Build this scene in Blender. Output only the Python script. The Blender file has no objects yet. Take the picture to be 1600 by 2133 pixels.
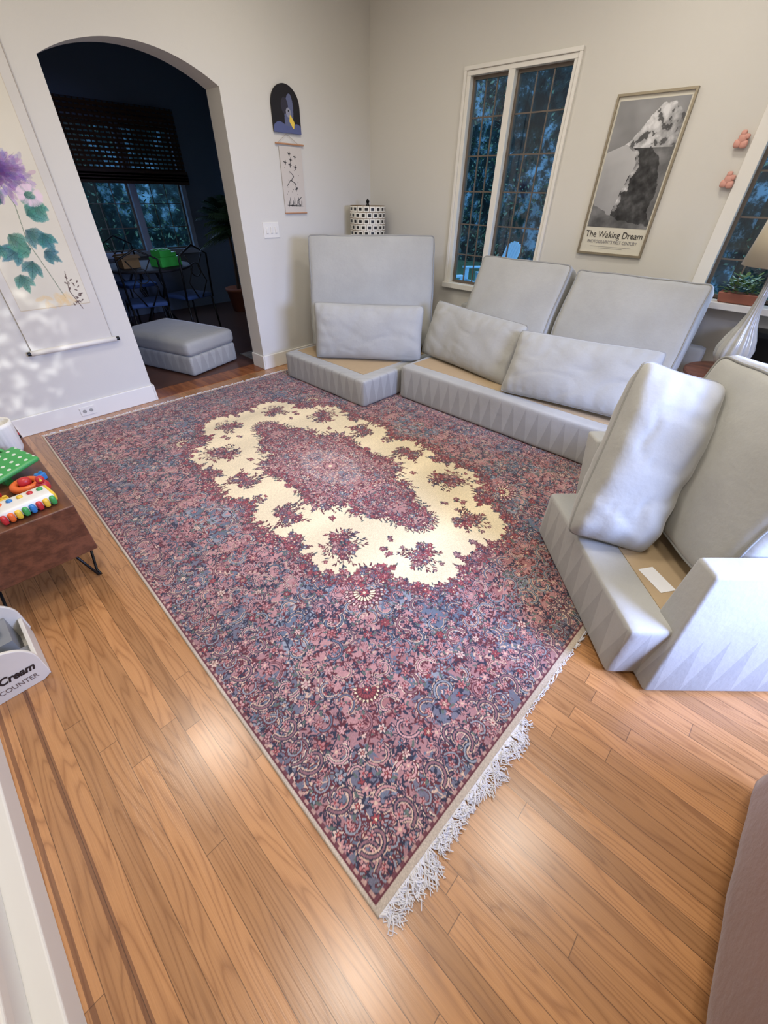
import bpy, math, random
import numpy as np
from mathutils import Matrix, Vector, noise
random.seed(5)
C=bpy.context.scene.collection
try:
    bpy.context.scene.view_settings.view_transform='Standard'
except Exception: pass

# ---------------------------------------------------------------- materials
def lin(c):
    return tuple(((v/255.)/12.92 if v/255.<=.04045 else ((v/255.+.055)/1.055)**2.4) for v in c)
class G:
    def __init__(s,name):
        s.m=bpy.data.materials.new(name); s.m.use_nodes=True
        s.t=s.m.node_tree; s.b=s.t.nodes["Principled BSDF"]; s.o=s.t.nodes["Material Output"]
    def n(s,ty,ins=None,**pr):
        q=s.t.nodes.new(ty)
        for k,v in pr.items(): setattr(q,k,v)
        for k,v in (ins or {}).items(): s.set(q.inputs[k],v)
        return q
    def set(s,i,v):
        if isinstance(v,bpy.types.NodeSocket): s.t.links.new(v,i)
        else:
            if isinstance(v,(tuple,list)) and len(v)==3 and i.type=='RGBA': v=(*v,1)
            i.default_value=v
    def M(s,op,*a):
        q=s.t.nodes.new("ShaderNodeMath"); q.operation=op
        for i,v in enumerate(a): s.set(q.inputs[i],v)
        return q.outputs[0]
    def xyz(s,x,y,z):
        return s.n("ShaderNodeCombineXYZ",{0:x,1:y,2:z}).outputs[0]
    def mix(s,f,a,b,mode='MIX'):
        q=s.t.nodes.new("ShaderNodeMix"); q.data_type='RGBA'; q.blend_type=mode
        s.set(q.inputs[0],f); s.set(q.inputs[6],a); s.set(q.inputs[7],b); return q.outputs[2]
    def P(s,**k):
        for a,v in k.items(): s.set(s.b.inputs[a.replace("_"," ")],v)
    def obj(s):
        return s.n("ShaderNodeTexCoord").outputs["Object"]
    def noise(s,vec,scale,detail=3,rough=.5):
        return s.n("ShaderNodeTexNoise",{"Vector":vec,"Scale":scale,"Detail":detail,"Roughness":rough}).outputs["Fac"]
    def bump(s,h,st,dist=.01):
        s.set(s.b.inputs["Normal"],s.n("ShaderNodeBump",{"Height":h,"Strength":st,"Distance":dist}).outputs[0])
def mat(name,col,rough=.6,metal=0,var=.08,vs=8,bs=0,bst=.2,emit=0,coat=0):
    g=G(name); c=lin(col)
    o=g.obj(); nz=g.noise(o,vs)
    f=g.M('MULTIPLY_ADD',nz,2*var,1-var)
    cc=g.mix(1.0,c,g.xyz(f,f,f),'MULTIPLY')
    g.P(Base_Color=cc,Roughness=rough,Metallic=metal)
    if coat: g.P(Coat_Weight=coat,Coat_Roughness=.1)
    if bs: g.bump(g.noise(o,bs,5),bst)
    if emit: g.P(Emission_Color=c,Emission_Strength=emit)
    return g.m
def vcmat(name,rough=.9):
    g=G(name); a=g.n("ShaderNodeVertexColor"); a.layer_name="Col"
    g.P(Base_Color=a.outputs[0],Roughness=rough)
    return g.m

# ---------------------------------------------------------------- mesh helpers
class MB:
    def __init__(s): s.v=[]; s.f=[]
    def add(s,vs,fs):
        k=len(s.v); s.v+= [tuple(v) for v in vs]; s.f+=[tuple(i+k for i in f) for f in fs]; return s
    def box(s,c,d,rz=0,rx=0,ry=0):
        R=Matrix.Rotation(rz,3,'Z')@Matrix.Rotation(ry,3,'Y')@Matrix.Rotation(rx,3,'X')
        vs=[Vector(c)+R@Vector((sx*d[0]/2,sy*d[1]/2,sz*d[2]/2)) for sz in(-1,1) for sy in(-1,1) for sx in(-1,1)]
        return s.add(vs,[(0,2,3,1),(4,5,7,6),(0,1,5,4),(2,6,7,3),(0,4,6,2),(1,3,7,5)])
    def b2(s,a,b):
        return s.box([(a[i]+b[i])/2 for i in range(3)],[abs(b[i]-a[i]) for i in range(3)])
    def hexa(s,vs):
        return s.add(vs,[(0,3,2,1),(4,5,6,7),(0,1,5,4),(1,2,6,5),(2,3,7,6),(3,0,4,7)])
    def tube(s,pts,r,n=8,closed=False):
        P=[Vector(p) for p in pts]; m=len(P); rings=[]
        up=None
        for i in range(m):
            a=P[i-1] if (i>0 or closed) else P[i]; b=P[(i+1)%m] if (i<m-1 or closed) else P[i]
            t=(b-a).normalized()
            if up is None:
                up=Vector((0,0,1)) if abs(t.z)<.9 else Vector((1,0,0))
            x=t.cross(up)
            if x.length<1e-5: x=t.cross(Vector((.3,.9,.1)))
            x.normalize(); y=x.cross(t).normalized(); up=y
            rr=r[i] if isinstance(r,(list,tuple)) else r
            rings.append([P[i]+x*(rr*math.cos(2*math.pi*k/n))+y*(rr*math.sin(2*math.pi*k/n)) for k in range(n)])
        vs=[v for q in rings for v in q]; fs=[]
        for i in range(m if closed else m-1):
            j=(i+1)%m
            for k in range(n): fs.append((i*n+k,i*n+(k+1)%n,j*n+(k+1)%n,j*n+k))
        if not closed: fs.append(tuple(range(n))[::-1]); fs.append(tuple((m-1)*n+k for k in range(n)))
        return s.add(vs,fs)
    def lathe(s,pr,n=32,c=(0,0,0),rib=0,nr=16):
        vs=[];fs=[]
        for r,z in pr:
            for k in range(n):
                a=2*math.pi*k/n; q=r*(1+rib*math.cos(nr*a))
                vs.append((c[0]+q*math.cos(a),c[1]+q*math.sin(a),c[2]+z))
        for i in range(len(pr)-1):
            for k in range(n): fs.append((i*n+k,i*n+(k+1)%n,(i+1)*n+(k+1)%n,(i+1)*n+k))
        fs.append(tuple(range(n))[::-1]); fs.append(tuple((len(pr)-1)*n+k for k in range(n)))
        return s.add(vs,fs)
    def prism(s,poly,a,b,axis=1):
        def pt(p,q):
            l=[p[0],p[1]]; l.insert(axis,q); return l
        n=len(poly); vs=[pt(p,a) for p in poly]+[pt(p,b) for p in poly]
        fs=[tuple(range(n))[::-1],tuple(range(n,2*n))]+[(i,(i+1)%n,n+(i+1)%n,n+i) for i in range(n)]
        return s.add(vs,fs)
    def rbox(s,c,d,r,n=10,bulge=(0,0,0),wr=0,seed=0):
        h=[q/2 for q in d]; vs=[];fs=[]; key={}
        def P(p):
            q=[max(-(h[i]-r),min(h[i]-r,p[i]*h[i])) for i in range(3)]
            dd=[p[i]*h[i]-q[i] for i in range(3)]; L=math.sqrt(sum(x*x for x in dd))
            if L>1e-9: out=[q[i]+dd[i]/L*r for i in range(3)]
            else: out=[p[i]*h[i] for i in range(3)]
            for i in range(3):
                j,k=(i+1)%3,(i+2)%3
                out[i]+= bulge[i]*p[i]*(1-p[j]**2)*(1-p[k]**2)
            if wr:
                w=noise.noise_vector(Vector((out[0]*3.2+seed*7.1,out[1]*3.2,out[2]*3.2+seed)))
                w2=noise.noise_vector(Vector((out[0]*9+seed*7.1,out[1]*9,out[2]*9+seed)))
                out=[out[i]+wr*w[i]+wr*.45*w2[i] for i in range(3)]
            return out
        for ax in range(3):
            for sg in(-1,1):
                g=[[0]*(n+1) for _ in range(n+1)]
                for i in range(n+1):
                    for j in range(n+1):
                        u=math.sin((i/n*2-1)*math.pi/2); w=math.sin((j/n*2-1)*math.pi/2)
                        p=[0,0,0]; p[ax]=sg; p[(ax+1)%3]=u; p[(ax+2)%3]=w
                        k=tuple(round(x,5) for x in p)
                        if k not in key:
                            key[k]=len(vs); vs.append(P(p))
                        g[i][j]=key[k]
                for i in range(n):
                    for j in range(n):
                        q=(g[i][j],g[i+1][j],g[i+1][j+1],g[i][j+1])
                        fs.append(q if sg>0 else q[::-1])
        vs=[(v[0]+c[0],v[1]+c[1],v[2]+c[2]) for v in vs]
        return s.add(vs,fs)
    def pillow(s,w,h,t,n=40,seed=0,wr=.007,ex=2.6,cr_=.035):
        vs=[];fs=[];idx={}
        for side in(1,-1):
            for i in range(n+1):
                for j in range(n+1):
                    if side==-1 and (i in(0,n) or j in(0,n)): idx[(side,i,j)]=idx[(1,i,j)]; continue
                    u=math.sin((i/n*2-1)*math.pi/2); v=math.sin((j/n*2-1)*math.pi/2)
                    x=w/2*u*(1-cr_*abs(v)**8-.03*(1-v*v)); y=h/2*v*(1-cr_*.8*abs(u)**10-.035*(1-u*u))
                    th=t/2*(max(0,1-abs(u)**(ex*2.0))**.5)*(max(0,1-abs(v)**ex)**.5)
                    p=Vector((x*5+seed*3.3,y*5,side*2+seed))
                    th+= wr*1.6*noise.noise(p)*(1-u**8)*(1-v**8)
                    th+= wr*.75*math.sin(x*62+5*noise.noise(p*.7))*abs(v)**3*(1-abs(v)**9)
                    th+= wr*.6*math.sin(y*48+6*noise.noise(p*.6))*abs(u)**3*(1-abs(u)**11)
                    cr=max(0,1-abs(noise.noise(Vector((x*4+seed,y*7+x*2,seed*1.7))))*9); th-=wr*.8*cr*(1-u**6)*(1-v**6)
                    z=side*th+.012*noise.noise(Vector((x*3+seed,y*3,7)))
                    idx[(side,i,j)]=len(vs); vs.append((x,y,z))
            for i in range(n):
                for j in range(n):
                    q=[idx[(side,i,j)],idx[(side,i+1,j)],idx[(side,i+1,j+1)],idx[(side,i,j+1)]]
                    fs.append(tuple(q if side>0 else q[::-1]))
        k=[(i,0) for i in range(n)]+[(n,j) for j in range(n)]+[(n-i,n) for i in range(n)]+[(0,n-j) for j in range(n)]
        s.rim=[vs[idx[(1,i,j)]] for i,j in k]
        return s.add(vs,fs)
    def obj(s,name,m,parent=None,smooth=False,bevel=0,**k):
        me=bpy.data.meshes.new(name); me.from_pydata(s.v,[],s.f); me.update()
        o=bpy.data.objects.new(name,me); C.objects.link(o)
        me.materials.append(m)
        if smooth: me.shade_smooth()
        if bevel:
            b=o.modifiers.new("bevel","BEVEL"); b.width=bevel; b.segments=3; b.limit_method='ANGLE'
        if parent: o.parent=parent
        for a,v in k.items(): o[a]=v
        return o
def root(name,label,cat,loc=(0,0,0),rz=0,group=None):
    e=bpy.data.objects.new(name,None); e.empty_display_size=.1; C.objects.link(e)
    e.location=loc; e.rotation_euler=(0,0,rz); e["label"]=label; e["category"]=cat
    if group: e["group"]=group
    return e
def tag(o,label,cat,group=None):
    o["label"]=label;o["category"]=cat
    if group:o["group"]=group
    return o
def frame(c,x,up):
    x=Vector(x).normalized(); up=Vector(up); up=(up-x*up.dot(x)).normalized(); n=x.cross(up)
    M=Matrix.Identity(4)
    for i in range(3): M[i][0]=x[i];M[i][1]=up[i];M[i][2]=n[i];M[i][3]=c[i]
    return M
def text(name,s,size,m,M,parent=None,ext=.0008,align='LEFT',shear=0,sx=1,weight=0):
    cu=bpy.data.curves.new(name,"FONT"); cu.body=s; cu.size=size; cu.extrude=ext; cu.align_x=align; cu.shear=shear; cu.offset=weight
    t=bpy.data.objects.new(name+"_tmp",cu); C.objects.link(t)
    dg=bpy.context.evaluated_depsgraph_get(); dg.update()
    me=bpy.data.meshes.new_from_object(t.evaluated_get(dg)); bpy.data.objects.remove(t)
    o=bpy.data.objects.new(name,me); C.objects.link(o); me.materials.clear(); me.materials.append(m)
    me.transform(Matrix.Diagonal((sx,1,1,1)))
    if parent: o.parent=parent
    o.matrix_local=M
    return o

class Cv:
    def __init__(s,W,H,px,col):
        s.nx=int(W/px)+1; s.ny=int(H/px)+1; s.W=W;s.H=H;s.px=px
        s.a=np.zeros((s.ny,s.nx,3),np.float32)+np.array(col,np.float32)
        s.X,s.Y=np.meshgrid(np.linspace(0,W,s.nx),np.linspace(0,H,s.ny))
    def win(s,cx,cy,R):
        i0=max(0,int((cy-R)/s.px));i1=min(s.ny,int((cy+R)/s.px)+2)
        j0=max(0,int((cx-R)/s.px));j1=min(s.nx,int((cx+R)/s.px)+2)
        return (slice(i0,i1),slice(j0,j1)) if i1>i0 and j1>j0 else None
    def ell(s,cx,cy,rx,ry,an,col,al=1):
        w=s.win(cx,cy,max(rx,ry))
        if w is None:return
        x=s.X[w]-cx;y=s.Y[w]-cy;ca,sa=math.cos(an),math.sin(an)
        m=((x*ca+y*sa)/rx)**2+((-x*sa+y*ca)/ry)**2<=1
        if al==1: s.a[w][m]=col
        else: s.a[w][m]=s.a[w][m]*(1-al)+np.array(col)*al
    def line(s,x0,y0,x1,y1,wd,col,al=1):
        L=math.hypot(x1-x0,y1-y0)
        s.ell((x0+x1)/2,(y0+y1)/2,L/2+wd/2,wd/2,math.atan2(y1-y0,x1-x0),col,al)
    def path(s,pts,wd,col):
        for a,b in zip(pts[:-1],pts[1:]):
            L=math.hypot(b[0]-a[0],b[1]-a[1]); k=max(1,int(L/(wd*.5)))
            for i in range(k): s.ell(a[0]+(b[0]-a[0])*i/k,a[1]+(b[1]-a[1])*i/k,wd/2,wd/2,0,col)
    def flower(s,cx,cy,r,n,an,out,pet,cen):
        for k in range(n):
            a=an+2*math.pi*k/n; s.ell(cx+.55*r*math.cos(a),cy+.55*r*math.sin(a),.52*r,.36*r,a,out)
        for k in range(n):
            a=an+2*math.pi*k/n; s.ell(cx+.55*r*math.cos(a),cy+.55*r*math.sin(a),.38*r,.22*r,a,pet)
        s.ell(cx,cy,.25*r,.25*r,0,cen)
def grid(name,arr,W,H,m,parent=None,M=None,org=(0,0),drop=0):
    ny,nx=arr.shape[:2]; me=bpy.data.meshes.new(name)
    X,Y=np.meshgrid(np.linspace(0,W,nx)+org[0],np.linspace(0,H,ny)+org[1]); Z=np.zeros_like(X)
    if drop:
        Z[0,:]=Z[-1,:]=-drop; Z[:,0]=Z[:,-1]=-drop
    co=np.stack([X,Y,Z],-1).reshape(-1,3).astype(np.float32)
    me.vertices.add(nx*ny); me.vertices.foreach_set("co",co.ravel())
    I=np.arange(nx*ny).reshape(ny,nx)
    q=np.stack([I[:-1,:-1],I[:-1,1:],I[1:,1:],I[1:,:-1]],-1).reshape(-1,4).astype(np.int32); nf=len(q)
    me.loops.add(nf*4); me.loops.foreach_set("vertex_index",q.ravel())
    me.polygons.add(nf); me.polygons.foreach_set("loop_start",(np.arange(nf)*4).astype(np.int32))
    me.polygons.foreach_set("loop_total",np.full(nf,4,np.int32))
    me.update(calc_edges=True)
    a=np.clip(arr,0,255)/255.; l=np.where(a<=.04045,a/12.92,((a+.055)/1.055)**2.4)
    rgba=np.concatenate([l,np.ones((ny,nx,1))],-1).astype(np.float32)
    at=me.color_attributes.new(name="Col",type='FLOAT_COLOR',domain='POINT'); at.data.foreach_set("color",rgba.ravel())
    me.materials.append(m); o=bpy.data.objects.new(name,me); C.objects.link(o)
    if parent: o.parent=parent
    if M is not None: o.matrix_local=M
    return o

# ================================================================ MATERIALS
def floor_mat():
    g=G("oak_floor"); sp=g.n("ShaderNodeSeparateXYZ",{0:g.obj()}); x,y=sp.outputs[0],sp.outputs[1]
    xr=g.M('DIVIDE',x,.0585); row=g.M('FLOOR',xr); fx=g.M('FRACT',xr)
    rn=g.n("ShaderNodeTexWhiteNoise",{"W":row},noise_dimensions='1D').outputs["Value"]
    yr=g.M('ADD',g.M('DIVIDE',y,1.25),g.M('MULTIPLY',rn,7.3)); cell=g.M('FLOOR',yr); fy=g.M('FRACT',yr)
    cr=g.n("ShaderNodeTexWhiteNoise",{"Vector":g.xyz(row,cell,0)},noise_dimensions='2D').outputs["Value"]
    v1=g.xyz(g.M('MULTIPLY',x,15),g.M('MULTIPLY',y,1.3),g.M('MULTIPLY',cr,40))
    n1=g.noise(v1,1,1.4); ring=g.M('PINGPONG',g.M('MULTIPLY',n1,24),1)
    ring=g.M('POWER',ring,3)
    fib=g.noise(g.xyz(g.M('MULTIPLY',x,360),g.M('MULTIPLY',y,9),cr),1,3)
    c=g.mix(g.M('MULTIPLY',ring,.6),lin((192,140,90)),lin((130,82,44)))
    c=g.mix(g.M('MULTIPLY',g.M('SUBTRACT',1,fib),.5),c,lin((134,88,52)))
    br=g.M('MULTIPLY_ADD',cr,.38,.76); c=g.mix(1.0,c,g.xyz(br,br,br),'MULTIPLY')
    inl=g.M('MAXIMUM',g.M('LESS_THAN',g.M('ABSOLUTE',g.M('ADD',x,.351)),.008),g.M('LESS_THAN',g.M('ABSOLUTE',g.M('ADD',x,.436)),.006))
    c=g.mix(g.M('MULTIPLY',inl,.65),c,lin((88,48,30)))
    gap=g.M('MAXIMUM',g.M('LESS_THAN',fx,.032),g.M('LESS_THAN',fy,.0018))
    c=g.mix(g.M('MULTIPLY',gap,.65),c,lin((60,34,18)))
    g.P(Base_Color=c,Roughness=g.M('MULTIPLY_ADD',g.noise(g.obj(),5),.12,.24),Coat_Weight=.55,Coat_Roughness=.23)
    g.bump(g.M('ADD',g.M('ADD',g.M('MULTIPLY',g.M('SUBTRACT',1,gap),1),g.M('MULTIPLY',fib,.35)),g.M('MULTIPLY',g.noise(g.xyz(g.M('MULTIPLY',x,22),g.M('MULTIPLY',y,2),0),1,2),2.4)),.4,.002)
    return g.m
def velvet(name,col,tri=False,h=.3):
    g=G(name); o=g.obj(); c=lin(col)
    n1=g.noise(o,2.2,3,.6); n2=g.noise(o,160,2); n3=g.noise(o,6.5,4,.65)
    f=g.M('ADD',g.M('MULTIPLY_ADD',n1,.30,.74),g.M('MULTIPLY',n2,.08)); f=g.M('ADD',f,g.M('MULTIPLY',n3,.18))
    if tri:
        sp=g.n("ShaderNodeSeparateXYZ",{0:o}); s=g.M('ADD',sp.outputs[0],sp.outputs[1])
        fr=g.M('ABSOLUTE',g.M('MULTIPLY_ADD',g.M('FRACT',g.M('DIVIDE',s,.10)),2,-1))
        zz=g.M('DIVIDE',g.M('SUBTRACT',sp.outputs[2],.02),h*.85)
        tt=g.M('MULTIPLY',g.M('LESS_THAN',g.M('ADD',fr,zz),1.0),g.M('LESS_THAN',zz,1.0))
        f=g.M('SUBTRACT',f,g.M('MULTIPLY',tt,.17))
    cc=g.mix(1.0,c,g.xyz(f,f,f),'MULTIPLY')
    g.P(Base_Color=cc,Roughness=.85,Sheen_Weight=.35,Sheen_Roughness=.35)
    g.bump(g.M('ADD',g.noise(o,45,4),g.M('MULTIPLY',g.noise(o,9,3),1.4)),.26,.006)
    return g.m
WALL=mat("wall_paint",(206,203,194),.85,var=.015,vs=2,bs=120,bst=.05)
DWALL=mat("shaded_wall_paint",(96,106,122),.9,var=.03)  # grey-blue tone puts the unlit dining room's shade into the wall colour
WHITE=mat("white_trim_paint",(222,219,210),.45,var=.02)
CEIL=mat("ceiling_paint",(225,222,214),.9,var=.01)
FLOOR=floor_mat()
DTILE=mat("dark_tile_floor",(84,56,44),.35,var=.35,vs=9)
VEL=velvet("grey_velvet",(160,160,155)); VELB=velvet("grey_velvet_base",(164,164,160),True,.3)
VELP=mat("grey_velvet_piping",(140,140,136),.85)
DECK=mat("tan_deck_board",(172,150,118),.8,var=.06,vs=20)
BRZ=mat("bronze_window_metal",(104,94,84),.45,.2)
BLACK=mat("black_metal",(18,17,17),.4,.5)
IRON=mat("wrought_iron",(16,17,20),.5,.4)
def wood(name,a,b,sc=1,rough=.35):
    g=G(name); sp=g.n("ShaderNodeSeparateXYZ",{0:g.obj()})
    v=g.xyz(g.M('MULTIPLY',sp.outputs[0],18*sc),g.M('MULTIPLY',sp.outputs[1],2.2*sc),g.M('MULTIPLY',sp.outputs[2],25*sc))
    n1=g.noise(v,1,4,.6); r=g.M('PINGPONG',g.M('MULTIPLY',n1,5),1)
    g.P(Base_Color=g.mix(r,lin(a),lin(b)),Roughness=rough); return g.m
WALNUT=wood("walnut_wood",(112,68,46),(80,46,30)); DWOOD=wood("dark_table_wood",(112,66,42),(72,40,26))
g=G("window_glass"); tr=g.n("ShaderNodeBsdfTransparent",{"Color":(.85,.93,.95,1)}); gl=g.n("ShaderNodeBsdfGlossy",{"Roughness":.02,"Color":(1,1,1,1)})
mx=g.n("ShaderNodeMixShader",{0:.03,1:tr.outputs[0],2:gl.outputs[0]}); g.t.links.new(mx.outputs[0],g.o.inputs[0]); GLASS=g.m
g=G("foliage_leaf")
g.P(Base_Color=g.mix(g.M('MULTIPLY',g.M('SUBTRACT',g.n("ShaderNodeTexNoise",{"Vector":g.obj(),"Scale":7.}).outputs["Fac"],.3),2.2),lin((34,58,46)),lin((104,136,108))),Roughness=.6); LEAF=g.m
g=G("dusk_thicket"); o_=g.obj(); nn=g.noise(o_,3.2,7,.7); n2=g.noise(o_,.5,2)
rp=g.n("ShaderNodeValToRGB",{0:g.M('ADD',nn,g.M('MULTIPLY',g.M('SUBTRACT',n2,.5),.5))}); e=rp.color_ramp.elements; e[0].position=.42;e[0].color=(*lin((12,24,28)),1); e[1].position=.66;e[1].color=(*lin((140,178,202)),1)
q_=rp.color_ramp.elements.new(.55); q_.color=(*lin((38,64,68)),1)
g.P(Base_Color=rp.outputs[0],Roughness=.95); THICK=g.m
PLANT=mat("houseplant_leaf",(40,68,46),.5,var=.3); TERRA=mat("terracotta",(150,92,70),.8)
PAINT=vcmat("painted_surface",.85)

# ================================================================ ROOM
def st(o): o["kind"]="structure"; return o
XL=-.62; YB=-2.2; XW=3.92; HC=3.05
m=MB(); m.b2((XL-.1,YB,-.1),(XW+.15,4.12,0)); st(m.obj("floor",FLOOR))
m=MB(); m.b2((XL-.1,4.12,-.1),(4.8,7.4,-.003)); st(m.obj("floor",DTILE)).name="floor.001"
m=MB(); m.b2((XL-.1,YB-.1,HC),(5,7.4,HC+.1)); st(m.obj("ceiling",CEIL))
x0,x1,zs,zt=1.155,2.315,2.115,2.26
R=((x1-x0)**2/4+(zt-zs)**2)/(2*(zt-zs)); xc=(x0+x1)/2; zc=zt-R
m=MB()
m.b2((XL-.1,3.9,0),(x0,4.1,HC)); m.b2((x1,3.9,0),(XW+.15,4.1,HC))
for i in range(24):
    xa=x0+(x1-x0)*i/24; xb=x0+(x1-x0)*(i+1)/24
    za=zc+math.sqrt(max(0,R*R-(xa-xc)**2)); zb=zc+math.sqrt(max(0,R*R-(xb-xc)**2))
    m.hexa([(xa,3.9,za),(xb,3.9,zb),(xb,4.1,zb),(xa,4.1,za),(xa,3.9,HC),(xb,3.9,HC),(xb,4.1,HC),(xa,4.1,HC)])
st(m.obj("wall_north",WALL))
def wallx(name,xa,xb,ya,yb,ops,mt):
    m=MB(); cur=ya
    for (a,b,z0,z1) in sorted(ops):
        m.b2((xa,cur,0),(xb,a,HC)); m.b2((xa,a,0),(xb,b,z0)); m.b2((xa,a,z1),(xb,b,HC)); cur=b
    m.b2((xa,cur,0),(xb,yb,HC)); return st(m.obj(name,mt))
wallx("wall_east",XW,XW+.15,YB-.1,4.1,[(1.86,2.78,.78,2.29),(-.75,.60,.96,2.37)],WALL)
m=MB(); m.b2((XL-.1,YB-.1,0),(XL,4.1,HC)); st(m.obj("wall_west",WALL))
m=MB(); m.b2((XL,YB-.1,0),(XW,YB,HC)); st(m.obj("wall_south",WALL))
def wally(name,ya,yb,xa,xb,ops,mt):
    m=MB(); cur=xa
    for (a,b,z0,z1) in sorted(ops):
        m.b2((cur,ya,0),(a,yb,HC)); m.b2((a,ya,0),(b,yb,z0)); m.b2((a,ya,z1),(b,yb,HC)); cur=b
    m.b2((cur,ya,0),(xb,yb,HC)); return st(m.obj(name,mt))
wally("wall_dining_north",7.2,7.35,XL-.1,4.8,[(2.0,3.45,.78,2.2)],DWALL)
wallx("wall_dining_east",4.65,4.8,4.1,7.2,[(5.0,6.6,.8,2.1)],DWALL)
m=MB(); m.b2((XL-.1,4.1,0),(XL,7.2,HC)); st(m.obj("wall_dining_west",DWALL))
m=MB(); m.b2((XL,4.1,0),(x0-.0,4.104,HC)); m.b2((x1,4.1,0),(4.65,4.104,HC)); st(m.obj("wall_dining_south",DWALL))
def bb(name,a,b):
    m=MB(); m.b2(a,b); st(m.obj(name,WHITE,bevel=.006))
bb("baseboard_north",(XL,3.882,0),(x0,3.9,.14)); bb("baseboard_north_east",(x1,3.882,0),(XW,3.9,.14))
bb("baseboard_jamb",(x1-.016,3.884,0),(x1,4.1,.14)); bb("baseboard_jamb_west",(x0,3.884,0),(x0+.016,4.1,.14))
bb("baseboard_east",(XW-.018,YB,0),(XW,3.88,.14))
m=MB(); m.b2((x0+.016,3.90,0),(x1-.016,4.12,.006)); st(m.obj("trim_1",wood("threshold_wood",(150,92,50),(112,62,32))))
m=MB(); m.b2((XL,-1.2,0),(-.45,1.42,.1)); m.b2((XL,-1.2,.1),(-.50,1.36,.92)); m.b2((XL,-1.2,.92),(-.44,1.40,.97))
m.b2((-.5,-.2,.2),(-.487,1.25,.24)); m.b2((-.5,1.21,.24),(-.487,1.25,.85)); st(m.obj("trim_2",WHITE,bevel=.006))

def leaded(root_,axis,p,a0,a1,z0,z1,nc,nr,sash=.022):
    def pt(a,z,d=0):
        return (p+d,a,z) if axis==0 else (a,p+d,z)
    m=MB()
    for (aa,ab,za,zb) in((a0,a0+sash,z0+sash,z1-sash),(a1-sash,a1,z0+sash,z1-sash),(a0,a1,z0,z0+sash),(a0,a1,z1-sash,z1)):
        m.b2(pt(aa,za,-.015),pt(ab,zb,.015))
    m.obj("sash",BRZ,root_)
    m=MB(); w=.0046
    for i in range(1,nc):
        a=a0+sash+(a1-a0-2*sash)*i/nc; m.b2(pt(a-w,z0+sash,-.006),pt(a+w,z1-sash,.006))
    for i in range(1,nr):
        z=z0+(z1-z0)*i/nr; m.b2(pt(a0+sash,z-w,-.0055),pt(a1-sash,z+w,.0055))
    m.obj("muntins",BRZ,root_)
    m=MB(); m.b2(pt(a0+sash,z0+sash,-.001),pt(a1-sash,z1-sash,.001)); m.obj("glass_pane",GLASS,root_)
w1=root("window_1","white framed double casement with leaded panes","window"); st(w1)
m=MB(); X=XW
for (ya,yb) in((1.86,1.89),(2.745,2.78),(2.345,2.40)): m.b2((X-.012,ya,.80),(X+.10,yb,2.26))
m.b2((X-.012,1.86,2.26),(X+.10,2.78,2.29)); m.b2((X-.045,1.825,.755),(X+.10,2.815,.80))
for (ya,yb) in((1.835,1.86),(2.78,2.805)): m.b2((X-.024,ya,.80),(X-.001,yb,2.29))
m.b2((X-.024,1.835,2.29),(X-.001,2.805,2.315))
m.obj("frame",WHITE,w1,bevel=.003)
leaded(w1,0,X+.05,2.40,2.745,.80,2.26,3,6); leaded(w1,0,X+.05,1.89,2.345,.80,2.26,3,6)
w2=root("window_2","white framed leaded window with deep sill","window"); st(w2)
m=MB()
for (ya,yb) in((.57,.65),(-.80,-.73)): m.b2((X-.02,ya,.96),(X+.12,yb,2.35))
m.b2((X-.02,-.80,2.35),(X+.12,.65,2.42))
m.b2((X-.14,-.82,.92),(X+.12,.67,.96)); m.obj("frame",WHITE,w2,bevel=.003)
leaded(w2,0,X+.06,-.08,.57,.96,2.35,4,6); leaded(w2,0,X+.06,-.73,-.08,.96,2.35,4,6)
w3=root("window_3","dining room window with pale mullions","window"); st(w3)
m=MB(); PALE=mat("pale_mullion",(150,165,190),.5)
for (xa,xb) in((2.0,2.06),(3.39,3.45),(2.68,2.76)): m.b2((xa,7.17,.80),(xb,7.3,2.14))
m.b2((1.98,7.16,.74),(3.47,7.3,.80)); m.b2((2.0,7.17,2.14),(3.45,7.3,2.2))
m.obj("frame",PALE,w3)
leaded(w3,1,7.24,2.06,2.68,.8,2.14,3,5); leaded(w3,1,7.24,2.76,3.39,.8,2.14,3,5)
w4=root("window_4","side window of the dining room","window"); st(w4)
m=MB()
for (ya,yb) in((5.0,5.06),(6.54,6.6),(5.76,5.84)): m.b2((4.62,ya,.84),(4.78,yb,2.05))
m.b2((4.62,5.0,.78),(4.78,6.6,.84)); m.b2((4.62,5.0,2.05),(4.78,6.6,2.1))
m.obj("frame",PALE,w4)

g=G("woven_bamboo"); sp=g.n("ShaderNodeSeparateXYZ",{0:g.obj()})
fr=g.M('FRACT',g.M('MULTIPLY',sp.outputs[2],22)); fx=g.M('FRACT',g.M('MULTIPLY',sp.outputs[0],16))
c=g.mix(g.noise(g.xyz(g.M('MULTIPLY',sp.outputs[0],3),0,g.M('MULTIPLY',sp.outputs[2],90)),1,3),lin((92,68,52)),lin((44,32,26)))
d=g.n("ShaderNodeBsdfDiffuse",{"Color":c}); t=g.n("ShaderNodeBsdfTransparent")
hole=g.M('MULTIPLY',g.M('GREATER_THAN',fr,.62),g.M('GREATER_THAN',fx,.25))
mxs=g.n("ShaderNodeMixShader",{0:g.M('MULTIPLY',hole,.8),1:d.outputs[0],2:t.outputs[0]}); g.t.links.new(mxs.outputs[0],g.o.inputs[0]); BAMB=g.m
m=MB(); m.b2((1.97,7.13,1.62),(3.48,7.135,2.32)); o=m.obj("bamboo_blind",BAMB)
tag(o,"brown woven bamboo roman blind over the dark window","window blind")
m=MB()
for i in range(4): m.b2((1.96,7.10,1.55+i*.03),(3.49,7.128-.004*i,1.60+i*.03))
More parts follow.
